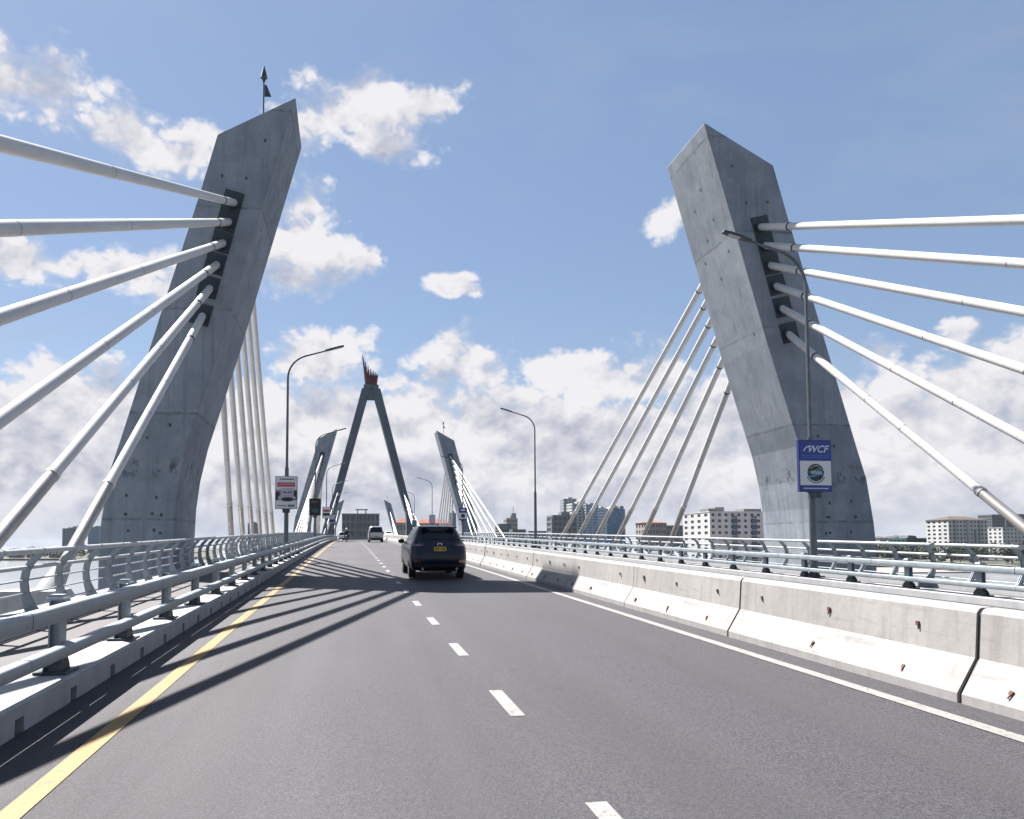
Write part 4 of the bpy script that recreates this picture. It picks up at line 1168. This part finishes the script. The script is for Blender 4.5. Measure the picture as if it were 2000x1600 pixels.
# unfinished block beyond the bridge end
e, W, Ht = punched('unfinished_block', 'unfinished grey concrete block with empty openings at the end of the road', 668, 741, 1004, 520, 16, 6, 9, 'wall_raw', .70, .66, 3)
MB().box((-W * .08, 0, Ht + 1.6), (.6, 4, 3.2)).box((W * .14, 0, Ht + 1.6), (.6, 4, 3.2)).box((W * .03, 0, Ht + 3.3), (W * .34, 7, .5)).build('stair_tower', 'wall_raw', e)
for k in (-.12, .16): MB().box((W * k, -8.3, Ht / 2), (1.1, 1.0, Ht)).build('stair_pier', 'wall_raw', e)
e, W, Ht = punched('red_roof_house', 'long cream building with red tiled roof behind the dark SUV', 768, 806, 1022, 560, 18, 4, 6, 'wall_cream', .4, .5, 3, roofm='roof_red', roof_h=4.2)
e, W, Ht = punched('red_roof_house', 'wide low cream building with red roof between the A-shaped and smaller right pylons', 812, 880, 1023, 575, 18, 4, 11, 'wall_cream', .4, .5, 3, roofm='roof_red', roof_h=3.8)
slab_building('tower_block', 'slim grey-blue tower just left of the smaller right pylon', 879, 891, 1002, 800, 14, 12, 'wall_bluegrey', 'glass_blue', 2, .4, .3)
# centre right
slab_building('office_block', 'dark teal low office block right of the smaller right pylon cables', 975, 999, 1023, 720, 20, 6, 'wall_dark', 'glass_teal', 5, .2, .25, roof=False)
e, W, Ht = slab_building('stepped_tower', 'stepped beige tower with a mast behind the teal office block', 989, 1011, 1012, 900, 18, 9, 'wall_beige', 'glass_dark', 4, .4, .45)
MB().box((W * .25, 0, Ht + 3), (W * .4, 8, 6)).build('tower_top', 'wall_bluegrey', e); MB().tube([(W * .25, 0, Ht + 6), (W * .25, 0, Ht + 14)], .25, 6).build('mast', 'dark_steel', e)
slab_building('office_block', 'low dark block left of the street lamp in mid picture', 1001, 1027, 1034, 700, 15, 4, 'wall_dark', 'glass_dark', 5, .3, .35, roof=False)
slab_building('office_block', 'low pale blue block right of the street lamp in mid picture', 1032, 1074, 1037, 950, 20, 5, 'wall_bluegrey', 'glass_dark', 6, .35, .4, roof=False)
e, W, Ht = slab_building('unfinished_tower', 'dark unfinished tower of open floor slabs with scaffolding', 1079, 1127, 1006, 640, 20, 8, 'wall_raw', 'glass_dark', 5, .25, .36)
MB().box((-W * .52, -9, Ht * .45), (1.0, 1.0, Ht * .95)).build('scaffold_mast', 'wall_pale', e)
e, W, Ht = slab_building('glass_tower', 'tallest pale tower with teal glass corner in the city cluster', 1101, 1126, 974, 900, 20, 20, 'wall_pale', 'glass_teal', 3, .5, .25)
MB().box((-W * .43, -10.3, Ht - 9), (W * .12, .8, 16)).build('teal_strip', 'glass_teal', e)
e, W, Ht = slab_building('balcony_tower', 'broad white tower with balcony bands in the city cluster', 1117, 1147, 983, 780, 20, 18, 'wall_white', 'glass_dark', 3, .3, .5)
MB().box((W * .32, -.0, Ht + 2.5), (W * .25, 10, 5)).build('roof_crown', 'wall_pale', e)
e, W, Ht = slab_building('balcony_tower', 'blue banded curved tower in the middle of the city cluster', 1144, 1169, 985, 770, 22, 19, 'wall_pale', 'glass_blue', 2, .15, .32)
slab_building('balcony_tower', 'narrow pale tower between the blue banded and blue glass towers', 1169, 1185, 992, 860, 18, 17, 'wall_pale', 'glass_dark', 3, .4, .45)
e, W, Ht = slab_building('glass_tower', 'bright blue glass tower with tilted roof at the right of the cluster', 1184, 1221, 994, 700, 24, 16, 'wall_bluegrey', 'glass_blue', 9, .12, .10, roof=False)
MB().prism([(-W * .2, Ht), (W * .3, Ht), (W * .1, Ht + 3.5), (-W * .15, Ht + 2.0)], -8, 6).build('tilted_roof', 'wall_beige', e); MB().box((W * .4, 0, Ht + 1.5), (W * .2, 16, 3)).build('roof_box', 'wall_bluegrey', e)
punched('apartment_block', 'beige apartment block with reddish roof between two right-hand cables', 1258, 1302, 1022, 640, 20, 6, 8, 'wall_beige', .5, .5, 3, roofm='roof_red', roof_h=2.2)
punched('apartment_block', 'grey apartment block directly left of the white apartment building', 1301, 1364, 1027, 700, 20, 6, 10, 'wall_grey', .5, .5, 3)
# the white apartment house beside the right pylon
e, W, Ht = punched('apartment_house', 'white apartment building with rows of dark windows left of the right pylon', 1386, 1500, 1000, 400, 34, 9, 9, 'wall_white', .46, .48, 4)
dcol = W / 9; fh = Ht / 9
for c in (3, 6): MB().box((-W / 2 + (c + .5) * dcol + dcol * .3, -17.2, Ht * .48), (dcol * .75, .6, Ht * .88)).build('glazed_bay', 'glass_navy', e)
for c in (3, 6):
    for k in range(1, 9): MB().box((-W / 2 + (c + .5) * dcol + dcol * .3, -17.35, k * fh), (dcol * .8, .7, .3)).build('bay_band', 'wall_white', e)
MB().box((-W * .12, 0, Ht + 1.7), (5.5, 6, 3.4)).build('stair_head', 'wall_beige', e)
MB().box((-W * .36, -9, Ht + 1.1), (8, 10, 1.8)).box((W * .3, -8, Ht + 1.1), (10, 10, 1.8)).build('roof_house', 'wall_grey', e)
# right of the pylon
for i, (xa, xb, yt, lab) in enumerate(((1718, 1732, 1052, 'small pale house roof first right of the near right pylon'), (1738, 1752, 1052, 'small pale house second right of the near right pylon'), (1752, 1766, 1050, 'small pale house beside the green netted building'))):
    punched('small_house', lab, xa, xb, yt, 640, 10, 3, 4, 'wall_pale', .4, .4, 3, roofm='roof_brown', roof_h=2.0)
e, W, Ht = slab_building('netted_building', 'unfinished building wrapped in green netting right of the pylon', 1770, 1832, 1051, 560, 20, 4, 'net_green', 'net_green', 6, .3, .3, roof=False)
for k in range(10): MB().tube([(-W * .45 + k * W * .1, -6, Ht), (-W * .45 + k * W * .1, -6, Ht + rnd.uniform(1, 2.2))], .09, 5).build('rebar', 'rust', e)
MB().prism([(-W * .35, Ht), (-W * .05, Ht), (-W * .08, Ht + 1.8), (-W * .3, Ht + 2.2)], -6, 4).build('roof_form', 'wall_dark', e)
cr = empty('hoist_mast', at(1829, 1062, 555)); cr.location.z = BASE
MB().tube([(0, 0, 0), (0, 0, 18.5)], [.8, .35], 4).build('mast', 'dark_steel', cr); MB().tube([(0, 0, 16.5), (2.6, 0, 14)], .15, 4).build('jib', 'dark_steel', cr)
tag(cr, 'thin dark hoist mast at the right end of the green netted building', 'crane')
slab_building('small_house', 'small grey block between hoist mast and cream apartment tower', 1835, 1848, 1050, 640, 10, 4, 'wall_grey', 'glass_dark', 3, .3, .4, roof=False)
e, W, Ht = punched('apartment_tower', 'cream and white apartment tower with brown roof near the right edge', 1852, 1928, 1016, 520, 22, 10, 11, 'wall_white', .5, .5, 4, roofm='roof_brown', roof_h=3.2)
for x in (-.33, -.02, .3): MB().box((W * x, -11.3, Ht / 2), (1.3, .7, Ht)).build('pier', 'wall_cream', e)
MB().box((W * .17, -11.35, Ht * .4), (.9, .7, Ht * .75)).build('glazed_strip', 'glass_teal', e)
slab_building('tower_block', 'dark blue tower block cut by the lowest right cable', 1937, 1962, 1005, 800, 20, 14, 'wall_dark', 'glass_dark', 6, .35, .4, roof=False)
slab_building('tower_block', 'dark tower block at the right edge behind the lowest right cable', 1964, 2015, 1004, 830, 20, 14, 'wall_dark', 'glass_dark', 8, .35, .4, roof=False)
punched('apartment_block', 'white apartment block low at the right edge of the picture', 1958, 2030, 1031, 600, 20, 8, 10, 'wall_white', .5, .5, 4)

# ---------------------------------------------------------------- trees on the shores
def crown_mesh(name, material, clumps, nleaf, size, seed):
    rs = np.random.RandomState(seed); vs = []; fs = []
    for (cx, cy, cz, rx, ry, rz_) in clumps:
        for _ in range(nleaf):
            d = rs.normal(size=3); d /= np.linalg.norm(d)
            r = rs.uniform(.55, 1.05) ** .6
            p = np.array((cx + d[0] * rx * r, cy + d[1] * ry * r, cz + d[2] * rz_ * r))
            a = rs.normal(size=3); a /= np.linalg.norm(a); b = np.cross(a, d); b /= np.linalg.norm(b) + 1e-6; c = np.cross(a, b)
            s_ = size * rs.uniform(.5, 1.2)
            o = len(vs)
            vs += [tuple(p + s_ * b), tuple(p + s_ * .6 * c), tuple(p - s_ * b), tuple(p - s_ * .6 * c)]
            fs.append((o, o + 1, o + 2, o + 3))
    return MB().add(vs, fs).mesh(name, material, fix=False)
variants = []
for s in range(4):
    rs = random.Random(40 + s)
    cl_ = [(rs.uniform(-2.2, 2.2), rs.uniform(-2.2, 2.2), rs.uniform(4.2, 8.2), rs.uniform(1.5, 2.6), rs.uniform(1.5, 2.6), rs.uniform(1.2, 2.0)) for _ in range(9)]
    tm = MB().tube([(0, 0, 0), (.1, 0, 2.5), (0, .1, 5.5)], [.32, .24, .1], 7)
    for q in range(5):
        c = cl_[q]; tm.tube([(.05, .05, 2.4 + q * .4), (c[0] * .8, c[1] * .8, c[2])], [.13, .04], 5)
    variants.append((crown_mesh('crown', 'leaf_dark' if s % 2 else 'leaf_light', cl_, 55, .55, s), tm.mesh('trunk', 'bark')))
def tree(x, Y, z, sc_, label, group):
    cm, tm = rnd.choice(variants)
    e = empty('shore_tree', (x, Y, z), rnd.uniform(0, 6.28)); e.scale = (sc_ * rnd.uniform(.9, 1.25), sc_ * rnd.uniform(.9, 1.2), sc_)
    link('trunk', tm, e); link('crown', cm, e)
    tag(e, label, 'tree', group)
for i in range(34):
    t = (i + rnd.uniform(.1, .9)) / 34
    x0 = at(1250 + t * 800, 1080, 445).x
    tree(x0, 410 + rnd.uniform(0, 45), BASE, rnd.uniform(1.0, 1.45), 'dark green tree in the row on the shore seen through the right fence', 'trees on the right shore')
for i in range(10):
    x0 = at(1400 + i * 62, 1080, 402).x
    tree(x0 + rnd.uniform(-4, 4), 402 + rnd.uniform(0, 4), BASE - .3, rnd.uniform(.45, .7), 'low bushy tree at the edge of the sand behind the right fence', 'bushes at the right sand edge')
# masses of trees too many to tell apart
def mass(name, label, x0, x1, Y0, Y1, n, hmin, hmax, seed, material):
    rs = np.random.RandomState(seed); cl_ = []
    for _ in range(n):
        Y = rs.uniform(Y0, Y1); x = rs.uniform(x0, x1); h = rs.uniform(hmin, hmax)
        cl_.append((x, Y, BASE + h * .62, rs.uniform(2.5, 5), rs.uniform(2.5, 5), h * .42))
    me = crown_mesh(name, material, cl_, 46, .9, seed)
    o = link(name, me)
    tag(o, label, 'trees', kind='stuff')
mass('treeline', 'dark mass of trees along the right shore below the city', 95, 620, 420, 540, 420, 8, 13.5, 11, 'leaf_dark')
mass('treeline', 'low hazy trees along the far shore at left', -640, -200, 650, 760, 240, 5, 9.5, 12, 'leaf_dark')
mass('treeline', 'trees and hedges at the far end of the bridge', -70, 70, 450, 500, 60, 4, 7, 13, 'leaf_dark')
for i, (xa, xb, yt, lab) in enumerate(((18, 40, 1074, 'low grey house among trees at the far left shore'), (52, 66, 1071, 'small pale roof among trees at the far left shore'), (96, 116, 1078, 'low white house by the water at the far left shore'))):
    punched('shore_house', lab, xa, xb, yt, 720, 10, 2, 4, 'wall_pale', .4, .4, 2, roofm='wall_dark', roof_h=2.0)

# ---------------------------------------------------------------- thin sea haze
hz_o = MB().box((0, 0, 22.5), (18200, 18200, 70)).build('haze', None)
hm = bpy.data.materials.new('haze'); hm.use_nodes = True; hm.node_tree.nodes.clear()
gg = G(hm.node_tree)
pv = gg.node('ShaderNodeVolumePrincipled', {'Color': (0.80, 0.88, 1.0, 1), 'Density': 0.00004, 'Anisotropy': 0.0})
gg.node('ShaderNodeOutputMaterial', {'Volume': pv.outputs[0]})
hz_o.data.materials.append(hm)
tag(hz_o, 'thin pale sea haze over the water', 'haze', kind='stuff')
